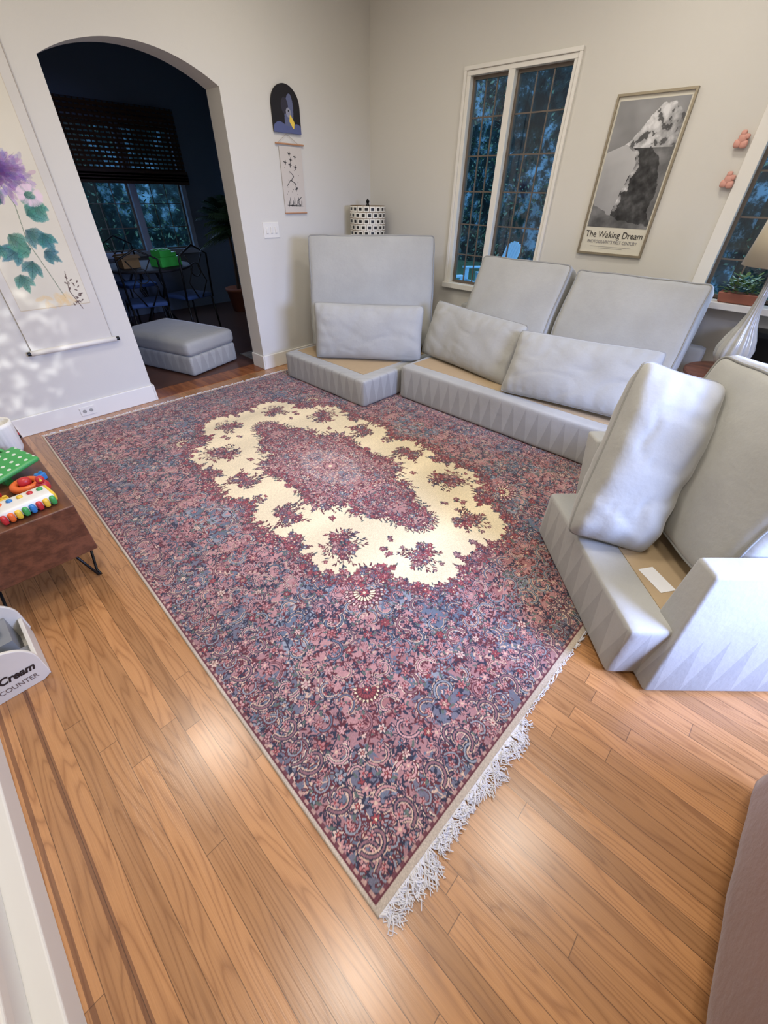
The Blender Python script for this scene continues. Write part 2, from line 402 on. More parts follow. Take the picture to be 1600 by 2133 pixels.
m.obj("blind_fold",mat("bamboo_dark",(66,48,38),.8,var=.3,vs=40),o)

# ================================================================ RUG
rs=np.random.RandomState(11)
W2,H2=1.325,1.84; px=.0027
rose=(174,128,124);rose2=(150,102,100);burg=(88,40,46);red=(140,64,66);slate=(94,102,116);slate2=(132,136,142);navy=(44,44,60);cream=(222,204,166);tan=(194,164,142);grn=(86,96,88);pink=(188,144,140);mauve=(130,94,98)
q=Cv(W2,H2,px,rose); X,Y=q.X,q.Y
n_=np.sin(X*8+1.3)*np.cos(Y*7+.5)+.6*np.sin(X*15+Y*6)+.5*np.cos(Y*17-X*10)
q.a[n_>.45]=slate2; q.a[n_>.9]=slate; q.a[n_<-.7]=rose2
dd=np.minimum(W2-X,H2-Y)
sc=.25+.05*np.abs(np.sin(X*9))+.05*np.abs(np.sin(Y*9))
bd=dd<sc; q.a[bd]=(152,112,112); q.a[bd&(np.sin(X*15)*np.sin(Y*15)>.1)]=(104,102,114)
CIR=((.17,1.0,.275),(.42,.67,.275),(.46,.24,.275))
MED=((0,0,.33,.36),(0,.48,.17,.23),(0,.72,.09,.15),(.20,.24,.16,.15),(.13,.50,.08,.10))
outs=[burg,navy,(68,38,48),navy]
pets=[pink,pink,slate2,rose,(160,98,98),rose,(122,126,138),mauve,(200,170,154),red]
def U(a,b): return rs.uniform(a,b)
def pick(l): return l[rs.randint(len(l))]
def scroll(cx,cy,R,a0,sg,oc,ic,wd,lc=None,turn=4.8):
    pts=[]
    for i in range(28):
        t=i/27; r=R*(1-.80*t); a=a0+sg*t*turn; pts.append((cx+r*math.cos(a),cy+r*math.sin(a)))
    if lc: q.path(pts,wd+.0065,lc)
    q.path(pts,wd,oc); q.path(pts,wd*.5,ic)
    for i in range(0,24,4):
        a=math.atan2(pts[i][1]-cy,pts[i][0]-cx); b=a+.8*sg
        q.ell(pts[i][0]+(wd*.5+.009)*math.cos(a),pts[i][1]+(wd*.5+.009)*math.sin(a),.012,.0055,b,oc)
        q.ell(pts[i][0]+(wd*.5+.009)*math.cos(a),pts[i][1]+(wd*.5+.009)*math.sin(a),.007,.0025,b,ic)
    x,y=pts[-1]; q.flower(x,y,R*.24+.004,5,a0,oc,rose,red)
def vine(x,y,a,L,oc,wd=.0042):
    pts=[(x,y)]; k=U(-9,9)
    for i in range(int(L/.012)):
        k+=U(-6,6); k=max(-22,min(22,k)); a+=k*.012; x+=.012*math.cos(a); y+=.012*math.sin(a); pts.append((x,y))
        if i%2==0: b=a+pick([-1,1])*1.0; q.ell(x+.011*math.cos(b),y+.011*math.sin(b),.010,.004,b,oc)
    q.path(pts,wd,oc)
def jgrid(s,j,f,ox=0):
    for i,xx in enumerate(np.arange(ox,W2+.01,s)):
        for k,yy in enumerate(np.arange(ox,H2+.01,s)): f(xx+U(-j,j),yy+U(-j,j),i,k)
for k in range(330): vine(U(0,W2),U(0,H2),U(0,6.3),U(.1,.25),pick([burg,navy,navy,tan,rose2]))
def sf(x,y,i,k):
    r=U(.010,.015); a0=U(0,6.3); nl=rs.randint(2,5)
    for j in range(nl):
        a=a0+j*6.28/nl+U(-.3,.3); q.ell(x+r*1.35*math.cos(a),y+r*1.35*math.sin(a),U(.008,.012),U(.0032,.0048),a+U(-.6,.6),pick([burg,navy,navy,grn,slate]))
    q.flower(x,y,r,rs.randint(4,7),U(0,6),pick(outs),pick(pets),pick([tan,red,burg,rose]))
jgrid(.048,.015,sf)
for k in range(170): vine(U(0,W2),U(0,H2),U(0,6.3),U(.18,.35),pick([navy,burg,slate]),.0055)
def bs(x,y,i,k):
    sg=1 if (i+k)%2 else -1; R=U(.044,.060)
    scroll(x,y,R,U(0,6.3),sg,pick([navy,navy,burg]),pick([slate2,rose,pink,slate,slate2,mauve]),U(.011,.015),pick([tan,(204,182,160),rose,tan]))
jgrid(.108,.014,bs,.05)
def mf(x,y,i,k):
    r=U(.016,.024); a0=U(0,6.3)
    for j in range(7):
        a=a0+j*.9; q.ell(x+r*1.25*math.cos(a),y+r*1.25*math.sin(a),.013,.005,a+.5,pick([navy,burg,grn]))
    oc=pick([burg,navy]); pc=pick([pink,rose,slate2,(168,108,106),(200,174,158),red]); q.flower(x,y,r,6,a0,oc,pc,tan); q.flower(x,y,r*.45,5,a0,burg,pick([red,tan,pink]),tan)
jgrid(.108,.014,mf,-.004)
def palm(cx,cy,r,an,cols):
    for (rr,col) in cols:
        nn=11
        for k in range(nn):
            a=an-1.7+3.4*k/(nn-1); q.ell(cx+rr*r*math.cos(a),cy+rr*r*math.sin(a),.24*r,.13*r,a,burg)
            q.ell(cx+rr*r*math.cos(a),cy+rr*r*math.sin(a),.17*r,.07*r,a,col)
    q.flower(cx,cy,.34*r,6,0,navy,red,cream)
palm(.60,1.0,.08,.9,[(1,(202,182,162)),(.75,pink),(.5,cream)])
palm(.92,1.36,.055,.9,[(1,rose),(.75,cream),(.5,red)])
palm(1.18,1.68,.05,.9,[(1,rose),(.7,slate2)])
for s_ in np.arange(.06,W2,.15):
    scroll(s_,H2-.12,.05,1.57,1,navy,mauve,.015,tan); scroll(s_+.075,H2-.09,.035,-1.57,-1,burg,slate2,.012,None)
    q.flower(s_+.04,H2-.19,.020,6,0,navy,rose,tan)
for s_ in np.arange(.06,H2,.15):
    scroll(W2-.11,s_,.05,0,1,navy,mauve,.015,tan); scroll(W2-.08,s_+.075,.035,3.1,-1,burg,slate2,.012,None)
    q.flower(W2-.18,s_+.04,.020,6,0,navy,rose,tan)
# cream field: union of scalloped lobes
fm=np.zeros(X.shape,bool)
for a,b,r in CIR: fm|=((X-a)**2+(Y-b)**2<(r+.012*np.sin(X*70+Y*20)+.010*np.sin(Y*83))**2)
fm|=(X<.46)&(Y<.9); q.a[fm]=cream
lr=[burg,navy,grn,(106,58,58),burg]
fo=[burg,burg,(102,42,50),navy]; fp=[red,(164,86,88),rose,rose2,red,mauve,slate]
def cluster(x,y,R,nf,nl,d=1.1):
    for k in range(nl):
        a=U(0,6.3); r=R*math.sqrt(U(.05,d)); an=a+U(-.6,.6); q.ell(x+r*math.cos(a),y+r*math.sin(a),U(.009,.016),U(.0032,.0052),an,pick(lr))
    for k in range(nf):
        a=U(0,6.3); r=R*math.sqrt(U(0,.8)); q.flower(x+r*math.cos(a),y+r*math.sin(a),U(.011,.019),rs.randint(4,7),U(0,6),pick(fo),pick(fp),pick([cream,tan,red]))
for ci,(a,b,r) in enumerate(CIR):
    n=int(2*math.pi*r/.017)
    for k in range(n):
        t=2*math.pi*k/n; x=a+r*math.cos(t); y=b+r*math.sin(t)
        if x<-.01 or y<-.01: continue
        if any((x-a2)**2+(y-b2)**2<(r2-.002)**2 for j,(a2,b2,r2) in enumerate(CIR) if j!=ci) or (x<.46 and y<.9): continue
        jt=U(-.016,.03); cluster(x+jt*math.cos(t),y+jt*math.sin(t),.032,4,7)
        if rs.rand()<.14:
            L=U(.03,.05); cluster(x-L*math.cos(t),y-L*math.sin(t),.022,3,8)
            for i2 in range(3): q.ell(x-(L+.02+.012*i2)*math.cos(t),y-(L+.02+.012*i2)*math.sin(t),.011,.004,t+U(-1,1),pick(lr))
for (x,y,R) in ((.48,.92,.06),(.43,.945,.035),(.69,.46,.055),(.63,.455,.032),(.61,.0,.065),(.545,.0,.035),(.0,1.25,.045)): cluster(x,y,R,int(R*160),int(R*330))
def bouquet(x,y,R,an):
    dx,dy=math.cos(an),math.sin(an)
    for k in range(13):
        a=an+U(-2.7,2.7); L=R*U(.9,1.3)*(1+.2*math.cos(a-an)); q.line(x,y,x+L*math.cos(a),y+L*math.sin(a),.004,burg)
        for j in range(4):
            t=.5+.16*j
            sg=pick([-1,1]); q.ell(x+L*t*math.cos(a)+.012*math.cos(a+sg*1.2),y+L*t*math.sin(a)+.012*math.sin(a+sg*1.2),.013,.0044,a+sg*.7,pick(lr))
        if k%2: q.flower(x+L*math.cos(a),y+L*math.sin(a),U(.010,.014),5,a,burg,pick(fp),tan)
        else: q.ell(x+L*math.cos(a),y+L*math.sin(a),.013,.0045,a,pick(lr))
    for s_ in (-.5,0,.45): cluster(x+dx*R*s_,y+dy*R*s_,R*.6,int(1500*R*R)+5,int(3300*R*R))
bouquet(.20,1.02,.092,.2); bouquet(.45,.67,.118,1.1); bouquet(.525,.24,.098,1.7)
for (x,y) in ((.32,.85),(.36,.46),(.07,1.15),(.33,.90),(.24,.82)): cluster(x,y,.018,3,8)
mm_=np.zeros(X.shape,bool)
for a,b,rx,ry in MED: mm_|=(((X-a)/rx)**2+((Y-b)/ry)**2<(1+.07*np.sin(X*110)+.07*np.sin(Y*97))**2)
q.a[mm_]=(168,124,118)
def inmed(x,y): return any(((x-a)/rx)**2+((y-b)/ry)**2<1 for a,b,rx,ry in MED)
for k in range(2300):
    x,y=U(0,.4),U(0,.92)
    if not inmed(x,y): continue
    if rs.rand()<.5: q.ell(x,y,U(.008,.013),U(.003,.005),U(0,3.1),pick([burg,navy,red,grn,burg,tan]))
    elif rs.rand()<.6: q.flower(x,y,U(.010,.021),5,U(0,6),pick(outs),pick(pets),pick([cream,red,tan]))
for mi,(a,b,rx,ry) in enumerate(MED):
    n=int(2*math.pi*max(rx,ry)/.026)
    for k in range(n):
        t=2*math.pi*k/n; x=a+rx*math.cos(t); y=b+ry*math.sin(t)
        if x<-.01 or y<-.01 or any(((x-a2)/r2)**2+((y-b2)/s2)**2<.95 for j,(a2,b2,r2,s2) in enumerate(MED) if j!=mi): continue
        jt=U(-.03,.022); cluster(x+jt*math.cos(t),y+jt*math.sin(t),.026,3,6)
        if rs.rand()<.5:
            for i2 in range(4): q.ell(x+(.028+.012*i2)*math.cos(t+.1*i2),y+(.028+.012*i2)*math.sin(t+.1*i2),.011,.004,t+U(-1,1),pick(lr))
for k in range(150):
    a=U(0,1.57); r=math.sqrt(U(0,1)); q.flower(.16*r*math.cos(a),.26*r*math.sin(a),U(.009,.016),5,U(0,6),pick([rose2,slate,burg]),pick([pink,slate2,(196,160,150),rose]),cream)
q.flower(0,0,.05,8,0,burg,rose,cream)
es=np.minimum(W2-X,H2-Y-.010)
q.a[es<.026]=(104,60,66); dash=(np.sin(X*190)*np.sin(Y*190)>0); q.a[(es<.026)&dash]=(172,138,126)
q.a[es<.018]=(96,48,54); q.a[es<.012]=(184,170,152)
Q=q.a
full=np.concatenate([Q[::-1][:, ::-1],Q[::-1]],1); full=np.concatenate([full,np.concatenate([Q[:, ::-1],Q],1)],0)
ny,nx=full.shape[:2]
lo=np.interp(np.arange(ny),np.linspace(0,ny,40),rs.uniform(.94,1.06,40))[:,None,None]
full=full*lo*(1+rs.normal(0,.045,(ny,nx,1)))
g=G("wool_rug"); a=g.n("ShaderNodeVertexColor"); a.layer_name="Col"
g.P(Base_Color=a.outputs[0],Roughness=.95,Sheen_Weight=.12); g.bump(g.noise(g.obj(),260,3),.35,.004); RUGM=g.m
rug=grid("area_rug",full,2.65,3.68,RUGM,org=(-1.325,-1.84),drop=.008)
rug.location=(1.513,1.908,.0095); rug.rotation_euler=(0,0,math.radians(-1.8))
tag(rug,"large fringed oriental wool rug in dusty rose, burgundy and cream","rug")
m=MB()
for e in(-1,1):
    x=-1.32
    while x<1.32:
        dense = (x<-.58) and e<0
        ed=(.45+.55*abs(math.sin(x*7.5+1)*math.cos(x*19)))
        L=U(.040,.072)*ed+.008 if dense else U(.006,.016)
        k=int(x/.021); tw=.018*math.sin(k*2.4)+.014*math.sin(x*23)
        dx=tw+U(-.022,.022); ph_=U(0,6.3); am=U(.003,.010)
        pts=[(x,e*1.838,-.002)]
        for s_ in(.2,.4,.6,.8,1.0): pts.append((x+dx*s_+am*math.sin(s_*9+ph_),e*(1.838+L*s_),-.007+.014*abs(math.sin(s_*4+k))*U(.2,1)))
        m.tube(pts,[.0024,.0020,.0016,.0015,.0015,.0012],4)
        x+=U(.0011,.0024) if dense else U(.006,.012)
m.v=[(a_,b_,max(c_,-.0085)) for a_,b_,c_ in m.v]
m.obj("rug_fringe",mat("white_cotton_fringe",(224,223,226),.9),rug,label="white knotted cotton fringe",kind="stuff")

# ================================================================ SOFA
def sofa_base(r,x0,y0,x1,y1,h,rim,z0=.013):
    m=MB(); m.rbox(((x0+x1)/2,(y0+y1)/2,(z0+h)/2),(x1-x0,y1-y0,h-z0),.022,n=16,wr=.003); m.v=[(a_,b_,max(c_,.0125)) for a_,b_,c_ in m.v]; m.obj("base",VELB,r,smooth=True)
    m=MB(); m.b2((x0+rim[0],y0+rim[1],h-.01),(x1-rim[2],y1-rim[3],h+.002)); m.obj("seat_deck",DECK,r,label="exposed tan seat deck")
sc1=root("sofa_section","grey velvet corner sofa section with exposed deck","sofa",(2.95,2.99,0))
sofa_base(sc1,-.6,-.56,.6,.56,.25,(.12,.12,.05,.05))
sc2=root("sofa_section","long grey velvet sofa section with cushions off the deck","sofa",(3.25,1.42,0))
sofa_base(sc2,-.48,-.96,.48,.96,.30,(.11,.05,.05,.05))
m=MB(); m.rbox((.545,.0,.34),(.11,2.1,.66),.03,n=12,wr=.004); m.obj("backrest",VEL,sc2,smooth=True)
rz=math.atan2(-.694,-.72)
sc3=root("sofa_section","grey velvet sofa end section with slanted arms, deck uncovered","sofa",(1.88,.54,0),rz)
sofa_base(sc3,0,0,.87,.95,.29,(.10,.16,.08,.06))
def arm(name,vs):
    m=MB(); m.hexa(vs)
    o=m.obj(name,VELB,sc3,bevel=.014); o.modifiers["bevel"].segments=4
    for p in o.data.polygons:p.use_smooth=True
arm("armrest",[(.79,.115,.013),(.945,.115,.013),(.955,1.05,.013),(.79,1.05,.013),(.745,.19,.55),(.845,.19,.55),(.845,1.05,.55),(.745,1.05,.55)])
arm("armrest",[(-.02,.18,.013),(.12,.18,.013),(.12,1.0,.013),(-.02,1.0,.013),(-.17,.18,.56),(-.05,.18,.56),(-.05,1.0,.56),(-.17,1.0,.56)])
m=MB(); m.box((.62,.225,.2935),(.13,.07,.001),.2); m.obj("paper_label",mat("paper_white",(225,225,225),.6),sc3,label="white paper label on the deck")
def cushion(label,c,x,up,w,h,t,seed,bul=.03,wv=.010,r=.034):
    m=MB(); m.rbox((0,0,0),(w,h,t),r,n=26,bulge=(.012,.012,bul),wr=wv,seed=seed)
    o=m.obj("back_cushion",VEL,smooth=True); o.matrix_world=frame(c,x,up); tag(o,label,"cushion","large sofa back cushions")
    def nz(p):
        w1=noise.noise_vector(Vector((p[0]*3.2+seed*7.1,p[1]*3.2,p[2]*3.2+seed))); w2=noise.noise_vector(Vector((p[0]*9+seed*7.1,p[1]*9,p[2]*9+seed)))
        return tuple(p[i]+wv*w1[i]+wv*.45*w2[i] for i in range(3))
    mm=MB(); k=r*.25
    for sz in(-1,1):
        pts=[]
        for (cx_,cy_,a0) in((1,1,0),(-1,1,90),(-1,-1,180),(1,-1,270)):
            for j in range(5):
                a=math.radians(a0+j*22.5)
                pts.append((cx_*(w/2-r)+(r-k)*math.cos(a),cy_*(h/2-r)+(r-k)*math.sin(a),sz*(t/2-k)))
        full_=[]
        for i in range(len(pts)):
            a=pts[i];b=pts[(i+1)%len(pts)]; L=math.dist(a,b); nn=max(1,int(L/.04))
            for j in range(nn):
                f=j/nn; full_.append(nz([a[q]+(b[q]-a[q])*f for q in range(3)]))
        mm.tube(full_,.0055,6,closed=True)
    mm.obj("piping",VELP,o,smooth=True)
    return o
cushion("very wide pale grey back cushion standing across the corner section",(3.12,3.09,.735),(.707,-.707,0),(.2,.22,.955),1.16,.94,.19,1)
cushion("pale grey back cushion leaning near the tall window",(3.47,1.785,.71),(0,-1,0),(.447,0,.894),.79,.80,.19,2)
cushion("pale grey back cushion leaning below the poster",(3.47,.90,.70),(.0,-1,0),(.447,0,.894),.89,.78,.19,3)
e1=Vector((-.72,-.694,0)); e2=Vector((.694,-.72,0)); O=Vector((1.88,.54,0))
def L2W(a,b,c): return O+e1*a+e2*b+Vector((0,0,c))
cushion("large grey back cushion standing upright on the end section",L2W(.38,.53,.665),e1,e2*.24+Vector((0,0,.97)),.70,.69,.26,4,.045,.010,.05)
def lumbar(label,c,x,up,w,h,t,seed,wr=.008,cr_=.035,ex=2.6):
    m=MB(); m.pillow(w,h,t,48,seed,wr,ex,cr_); o=m.obj("lumbar_pillow",VEL,smooth=True); o.matrix_world=frame(c,x,up); tag(o,label,"pillow","long loose lumbar pillows")
    mm=MB(); mm.tube(m.rim,.005,6,closed=True); mm.obj("piping",VELP,o,smooth=True)
lumbar("long grey pillow propped on the corner section",(2.79,2.81,.495),(.62,-.78,0),(.13,.1,.95),1.00,.47,.16,1)
lumbar("long grey pillow leaning beside the corner section",(3.15,1.95,.53),(-.15,-.98,-.02),(.36,0,.93),1.0,.46,.16,2)
lumbar("long grey pillow lying against the back cushion",(3.01,.96,.53),(.09,-.99,.03),(.5,0,.87),.98,.46,.17,3)
lumbar("long creased grey pillow stood on end against a back cushion",(1.82,.205,.635),(.551,-.79,-.22),(.41,.09,.91),.36,.76,.25,4,.013,.075,3.0)
ot=root("ottoman","grey velvet storage ottoman standing past the archway","ottoman",(1.67,4.19,0),math.radians(17.6))
m=MB(); m.rbox((.315,.50,.10),(.63,1.0,.19),.025,n=10); m.obj("base",VELB,ot,smooth=True)
m=MB(); m.rbox((.315,.50,.265),(.65,1.02,.145),.05,n=12,bulge=(0,0,.02)); m.obj("lid_cushion",VEL,ot,smooth=True)
g=velvet("mauve_brown_velvet",(126,98,88))
ac=root("armchair","brownish mauve upholstered armchair with rounded arm","armchair",(.80,-.985,0))
m=MB(); m.rbox((-.02,.33,.29),(.88,.24,.57),.10,n=16,bulge=(0,.02,.01),wr=.010); m.obj("armrest",g,ac,smooth=True)
m=MB(); m.rbox((0,-.16,.2),(.82,.70,.38),.06,n=10); m.obj("seat",g,ac,smooth=True)
m=MB(); m.rbox((.31,-.16,.45),(.2,.70,.8),.08,n=10); m.obj("backrest",g,ac,smooth=True)

# ================================================================ WALL ART
po=root("framed_poster","tall framed black and white snowy mountain poster with lettering","poster",(3.915,1.28,1.155))
m=MB(); fw=.013
for (ya,yb) in((-.24,-.24+fw),(.24-fw,.24)): m.b2((-.02,ya,fw),(.004,yb,.90-fw))
m.b2((-.02,-.24,0),(.004,.24,fw)); m.b2((-.02,-.24,.90-fw),(.004,.24,.90))
m.obj("picture_frame",mat("champagne_metal_frame",(150,140,120),.35,.7),po)
m=MB(); m.b2((-.006,-.228,.012),(.0,.228,.888)); m.obj("poster_paper",mat("poster_paper",(206,202,186),.7,var=.02),po)
c=Cv(.43,.69,.0018,(176,176,168)); X,Y=c.X,c.Y
def fbm(X,Y,s,o=4,sd=0):
    r=np.zeros_like(X); r2=np.random.RandomState(sd)
    for k in range(o):
        for j in range(4):
            a=r2.uniform(0,6.3); p=r2.uniform(0,6.3); f=s*2**k*r2.uniform(.7,1.4)
            r+=np.sin((X*math.cos(a)+Y*math.sin(a))*f+p+1.7*np.sin((Y*math.cos(a)-X*math.sin(a))*f*.7+p*2))*.5**k
    return r/4
F1=fbm(X,Y,26,5,2); F2=fbm(X,Y,70,4,5); F3=fbm(X,Y,12,3,9)
c.a[:]=(138+16*F3)[...,None]
sky=np.interp(X,[0,.10,.17,.22,.28,.34,.43],[.36,.45,.52,.60,.665,.67,.61])+.008*F2
mt=Y<sky
tone=186+50*np.clip(F1+.6*F2,-1.8,.8)-46*np.clip((X-.30)/.13,0,1)
c.a[mt]=tone[mt][:,None]
rk=mt&(F2+.6*F1<-.45); c.a[rk]=(92+20*F1)[rk][:,None]
edge=np.interp(Y,[0,.1,.2,.3,.36,.42,.48],[.14,.15,.17,.20,.22,.20,.10])+.008*F2
sl=(X<edge)&(Y<.47-.35*np.clip(.12-X,0,1)); c.a[sl]=(166+10*F3+40*(Y/.45-.6))[sl][:,None]
vw=np.interp(Y,[0,.12,.25,.36,.44],[.43,.40,.40,.37,.30])
rock=(X>=edge)&(X<vw+.02*F1)&(Y<.45); c.a[rock]=(58+22*F1+18*F2)[rock][:,None]
rr_=(X>=vw+.02*F1)&(Y<.45); c.a[rr_]=(108+26*F1)[rr_][:,None]
crest=(np.abs(X-(edge+.012))<.010*(1.2+F2))&(Y<.46)&(Y>.10); c.a[crest]=(146+50*F2)[crest][:,None]
lb=(Y<np.interp(X,[0,.1,.2,.43],[.14,.09,.05,.02])+.008*F2); c.a[lb]=(98+30*F1)[lb][:,None]
grid("poster_print",np.clip(c.a,24,216),.43,.69,PAINT,po,frame((-.0075,.215,.175),(0,-1,0),(0,0,1)))
INK=mat("dark_ink",(48,44,42),.8); INK2=mat("grey_ink",(126,124,128),.8)
text("poster_lettering","The Waking Dream",.058,INK,frame((-.0085,0,.112),(0,-1,0),(0,0,1)),po,.0004,'CENTER',sx=.90)
text("poster_lettering","PHOTOGRAPHY'S FIRST CENTURY",.029,INK2,frame((-.0085,0,.074),(0,-1,0),(0,0,1)),po,.0004,'CENTER',sx=.82)
m=MB()
for y_,w_ in((.052,.15),(.042,.09)): m.b2((-.0075,-w_,y_),(-.006,w_,y_+.0028))
m.obj("small_print_line",mat("pale_grey_ink",(160,158,152),.8),po)

sr=root("hanging_scroll","long painted scroll with purple peony and teal leaves","wall scroll",(.45,3.885,.56))
SW,SH=.54,1.85
c=Cv(SW,SH,.0024,(203,199,190)); X,Y=c.X,c.Y
inner=(X>.05)&(X<SW-.06)&(Y>.27)&(Y<1.75); c.a[inner]=(212,206,188); F3=fbm(X,Y,9,3,3); c.a+= (4*F3)[...,None]
bdr=((np.abs(X-(SW-.06))<.0018)|(np.abs(X-.05)<.0018))&(Y>.27)&(Y<1.75)|((np.abs(Y-.27)<.0018)&(X>.05)&(X<SW-.06)); c.a[bdr]=(190,176,150)
c.a[(X>SW-.004)]=(160,150,136)
r3=np.random.RandomState(4)
def leafp(x,y,L,w,a,col):
    for k in range(3):
        b=a+(-.6,0,.6)[k]; l=L*(.8,1,.8)[k]
        for j in range(9):
            s_=.12+.095*j; ww=w*math.sin(math.pi*(.10+.10*j))*r3.uniform(.85,1.1); cc=tuple(v*(.78+.05*j)+r3.randint(-8,8) for v in col)
            c.ell(x+l*s_*math.cos(b),y+l*s_*math.sin(b),l*.15,ww,b+r3.uniform(-.1,.1),cc,.5)
        c.line(x,y,x+l*.95*math.cos(b),y+l*.95*math.sin(b),.0024,tuple(v*.5 for v in col),.6)
        for j in range(3):
            s_=.3+.2*j
            for sg in(-1,1): c.line(x+l*s_*math.cos(b),y+l*s_*math.sin(b),x+l*(s_+.12)*math.cos(b)+sg*w*.7*-math.sin(b),y+l*(s_+.12)*math.sin(b)+sg*w*.7*math.cos(b),.002,tuple(v*.6 for v in col),.4)
c.path([(.34,.32),(.30,.50),(.26,.66),(.28,.85),(.24,1.0),(.16,1.3),(.2,1.5)],.005,(130,140,118))
c.path([(.42,.24),(.38,.36),(.40,.48)],.005,(100,80,70))
for (x,y,L,a) in ((.20,.62,.13,3.6),(.24,.55,.12,4.3),(.16,.78,.13,3.2),(.28,.72,.13,5.4),(.32,.80,.13,.3),(.22,.86,.12,2.2),(.10,.66,.11,4.2),(.32,.92,.12,5.8),(.14,.48,.11,4.8),(.36,.70,.11,5.0),(.26,.62,.12,3.0),(.18,.70,.12,5.3),(.33,.60,.10,5.6),(.38,.86,.10,5.2),(.1,.86,.1,2.9)): leafp(x,y,L,.027,a,(54+r3.randint(36),108+r3.randint(26),116))
for (x,y,L,a) in ((.10,1.22,.1,1.8),(.14,1.34,.1,1.2),(.22,1.42,.09,2.2),(.10,1.46,.09,.9),(.25,1.3,.09,.7),(.3,1.22,.09,1.0),(.06,1.3,.08,2.0),(.33,1.32,.08,1.6),(.2,1.56,.08,1.4)): leafp(x,y,L,.017,a,(150,158,112))
for k in range(420):
    t=1-k/420*.97; a=r3.uniform(0,6.3); r=.17*t*r3.uniform(.6,1)
    col=tuple(int(u*(1-t)+v*t)+r3.randint(-16,16) for u,v in zip((76,46,102),(172,148,192))); c.ell(.26+r*math.cos(a)*1.1,1.02+r*math.sin(a)*.85,.030*r3.uniform(.5,1.1),.010,a+r3.uniform(-.7,.7),col,.45)
for k in range(110):
    a=r3.uniform(0,6.3); r=r3.uniform(.02,.16); c.line(.26+r*.7*math.cos(a)*1.1,1.02+r*.6*math.sin(a),.26+r*math.cos(a)*1.1,1.02+r*.85*math.sin(a),.002,(86,56,112),.45)
for k in range(14): c.ell(.25+.02*math.cos(k),1.03+.02*math.sin(k*1.3),.006,.006,0,(70,44,94),.6)
for k in range(80):
    a=r3.uniform(0,6.3); c.ell(.38+.05*math.cos(a),.90+.04*math.sin(a),.020,.008,a,(224,200,212),.4)
for k in range(24): c.ell(.40+r3.uniform(-.03,.05),.27+r3.uniform(0,.18),.010,.004,r3.uniform(0,3),(84,64,60),.8)
for k in range(24): c.ell(.30+r3.uniform(-.12,.08),.30+r3.uniform(-.02,.04),.03,.012,r3.uniform(0,3),(222,192,140),.3)
m=MB(); m.b2((0,-.002,0),(SW,.0,SH)); m.obj("scroll_backing",mat("scroll_backing_silk",(206,200,188),.8),sr)
grid("scroll_paper",c.a,SW,SH,PAINT,sr,frame((0,-.0028,0),(1,0,0),(0,0,1)))
m=MB(); m.tube([(-.012,-.006,0),(SW+.02,-.006,0)],.018,14); m.obj("scroll_roller",mat("scroll_white_roller",(222,218,208),.6),sr,smooth=True)
for a_,b_ in((-.032,-.011),(SW+.019,SW+.044)):
    m=MB(); m.tube([(a_,-.006,0),(b_,-.006,0)],.014,12); m.obj("roller_knob",BLACK,sr)
s2=root("hanging_scroll","narrow ink scroll hanging from a thin wooden rod","wall scroll",(2.79,3.893,1.345))
c=Cv(.24,.47,.002,(198,190,180))
for k,(x,y) in enumerate(((.10,.42),(.11,.38),(.10,.345),(.05,.36),(.155,.33),(.16,.40))): 
    c.line(x-.016,y+.006,x+.016,y,.007,(34,32,34)); c.line(x,y-.016,x+.004,y+.016,.007,(34,32,34)); c.ell(x,y,.010,.005,k,(50,48,50))
c.path([(.09,.30),(.13,.27),(.10,.24),(.15,.21)],.006,(50,50,50)); c.path([(.05,.20),(.09,.24),(.14,.22),(.15,.16)],.005,(60,60,60)); c.ell(.15,.18,.016,.008,.5,(60,60,60))
for k in range(10):
    x=.05+k*.016; c.line(x,.05,x+.004,.09+.03*math.sin(k*2.1),.008,(40,40,46))
c.line(.03,.06,.21,.05,.008,(34,34,34)); c.line(.15,.09,.20,.12,.006,(40,40,46))
for k in range(16): c.ell(.04+.16*((k*37)%11)/11,.14+.22*((k*53)%13)/13,.0035,.0035,0,(120,110,104))
m=MB(); m.b2((0,-.002,0),(.24,0,.47)); m.obj("scroll_backing",mat("scroll_backing_paper",(190,182,170),.8),s2)
grid("scroll_paper",c.a,.24,.47,PAINT,s2,frame((0,-.0028,0),(1,0,0),(0,0,1)))
ROD=mat("pale_rod_wood",(176,130,96),.6)
m=MB(); m.tube([(-.035,-.008,.485),(.265,-.008,.485)],.006,10); m.obj("hanging_rod",ROD,s2)
m=MB(); m.tube([(-.005,-.006,0),(.245,-.006,0)],.005,10); m.obj("lower_rod",ROD,s2)
m=MB(); m.tube([(-.01,-.006,.488),(.09,-.005,.55),(.21,-.006,.488)],.0012,5); m.obj("hanging_cord",mat("cord",(150,130,110),.8),s2)
pl=root("wall_plaque","dark arched painted plaque with bluish bird and yellow beak","wall art",(2.755,3.893,1.90))
c=Cv(.285,.30,.002,(22,20,24)); X,Y=c.X,c.Y
c.a[((X-.165-.15*(Y-.1))/.045)**2+((Y-.12)/.13)**2<1]=(92,98,128); c.a[((X-.13)/.035)**2+((Y-.17)/.05)**2<1]=(46,44,56); c.a[((X-.165)/.026)**2+((Y-.13)/.03)**2<1]=(140,142,156)
c.a[(Y<.06+.015*np.sin(X*30))]=(84,92,132)
bk=(np.abs(X-.195-(Y-.07)*-.3)<.024*(1-np.abs(Y-.075)/.045)+.003)&(np.abs(Y-.075)<.042); c.a[bk]=(226,196,80); c.ell(.165,.14,.006,.006,0,(10,10,10))
o=grid("plaque_painting",c.a,.285,.30,PAINT,pl,frame((0,-.0125,0),(1,0,0),(0,0,1)))
co=np.empty(len(o.data.vertices)*3,np.float32); o.data.vertices.foreach_get("co",co); co=co.reshape(-1,3)
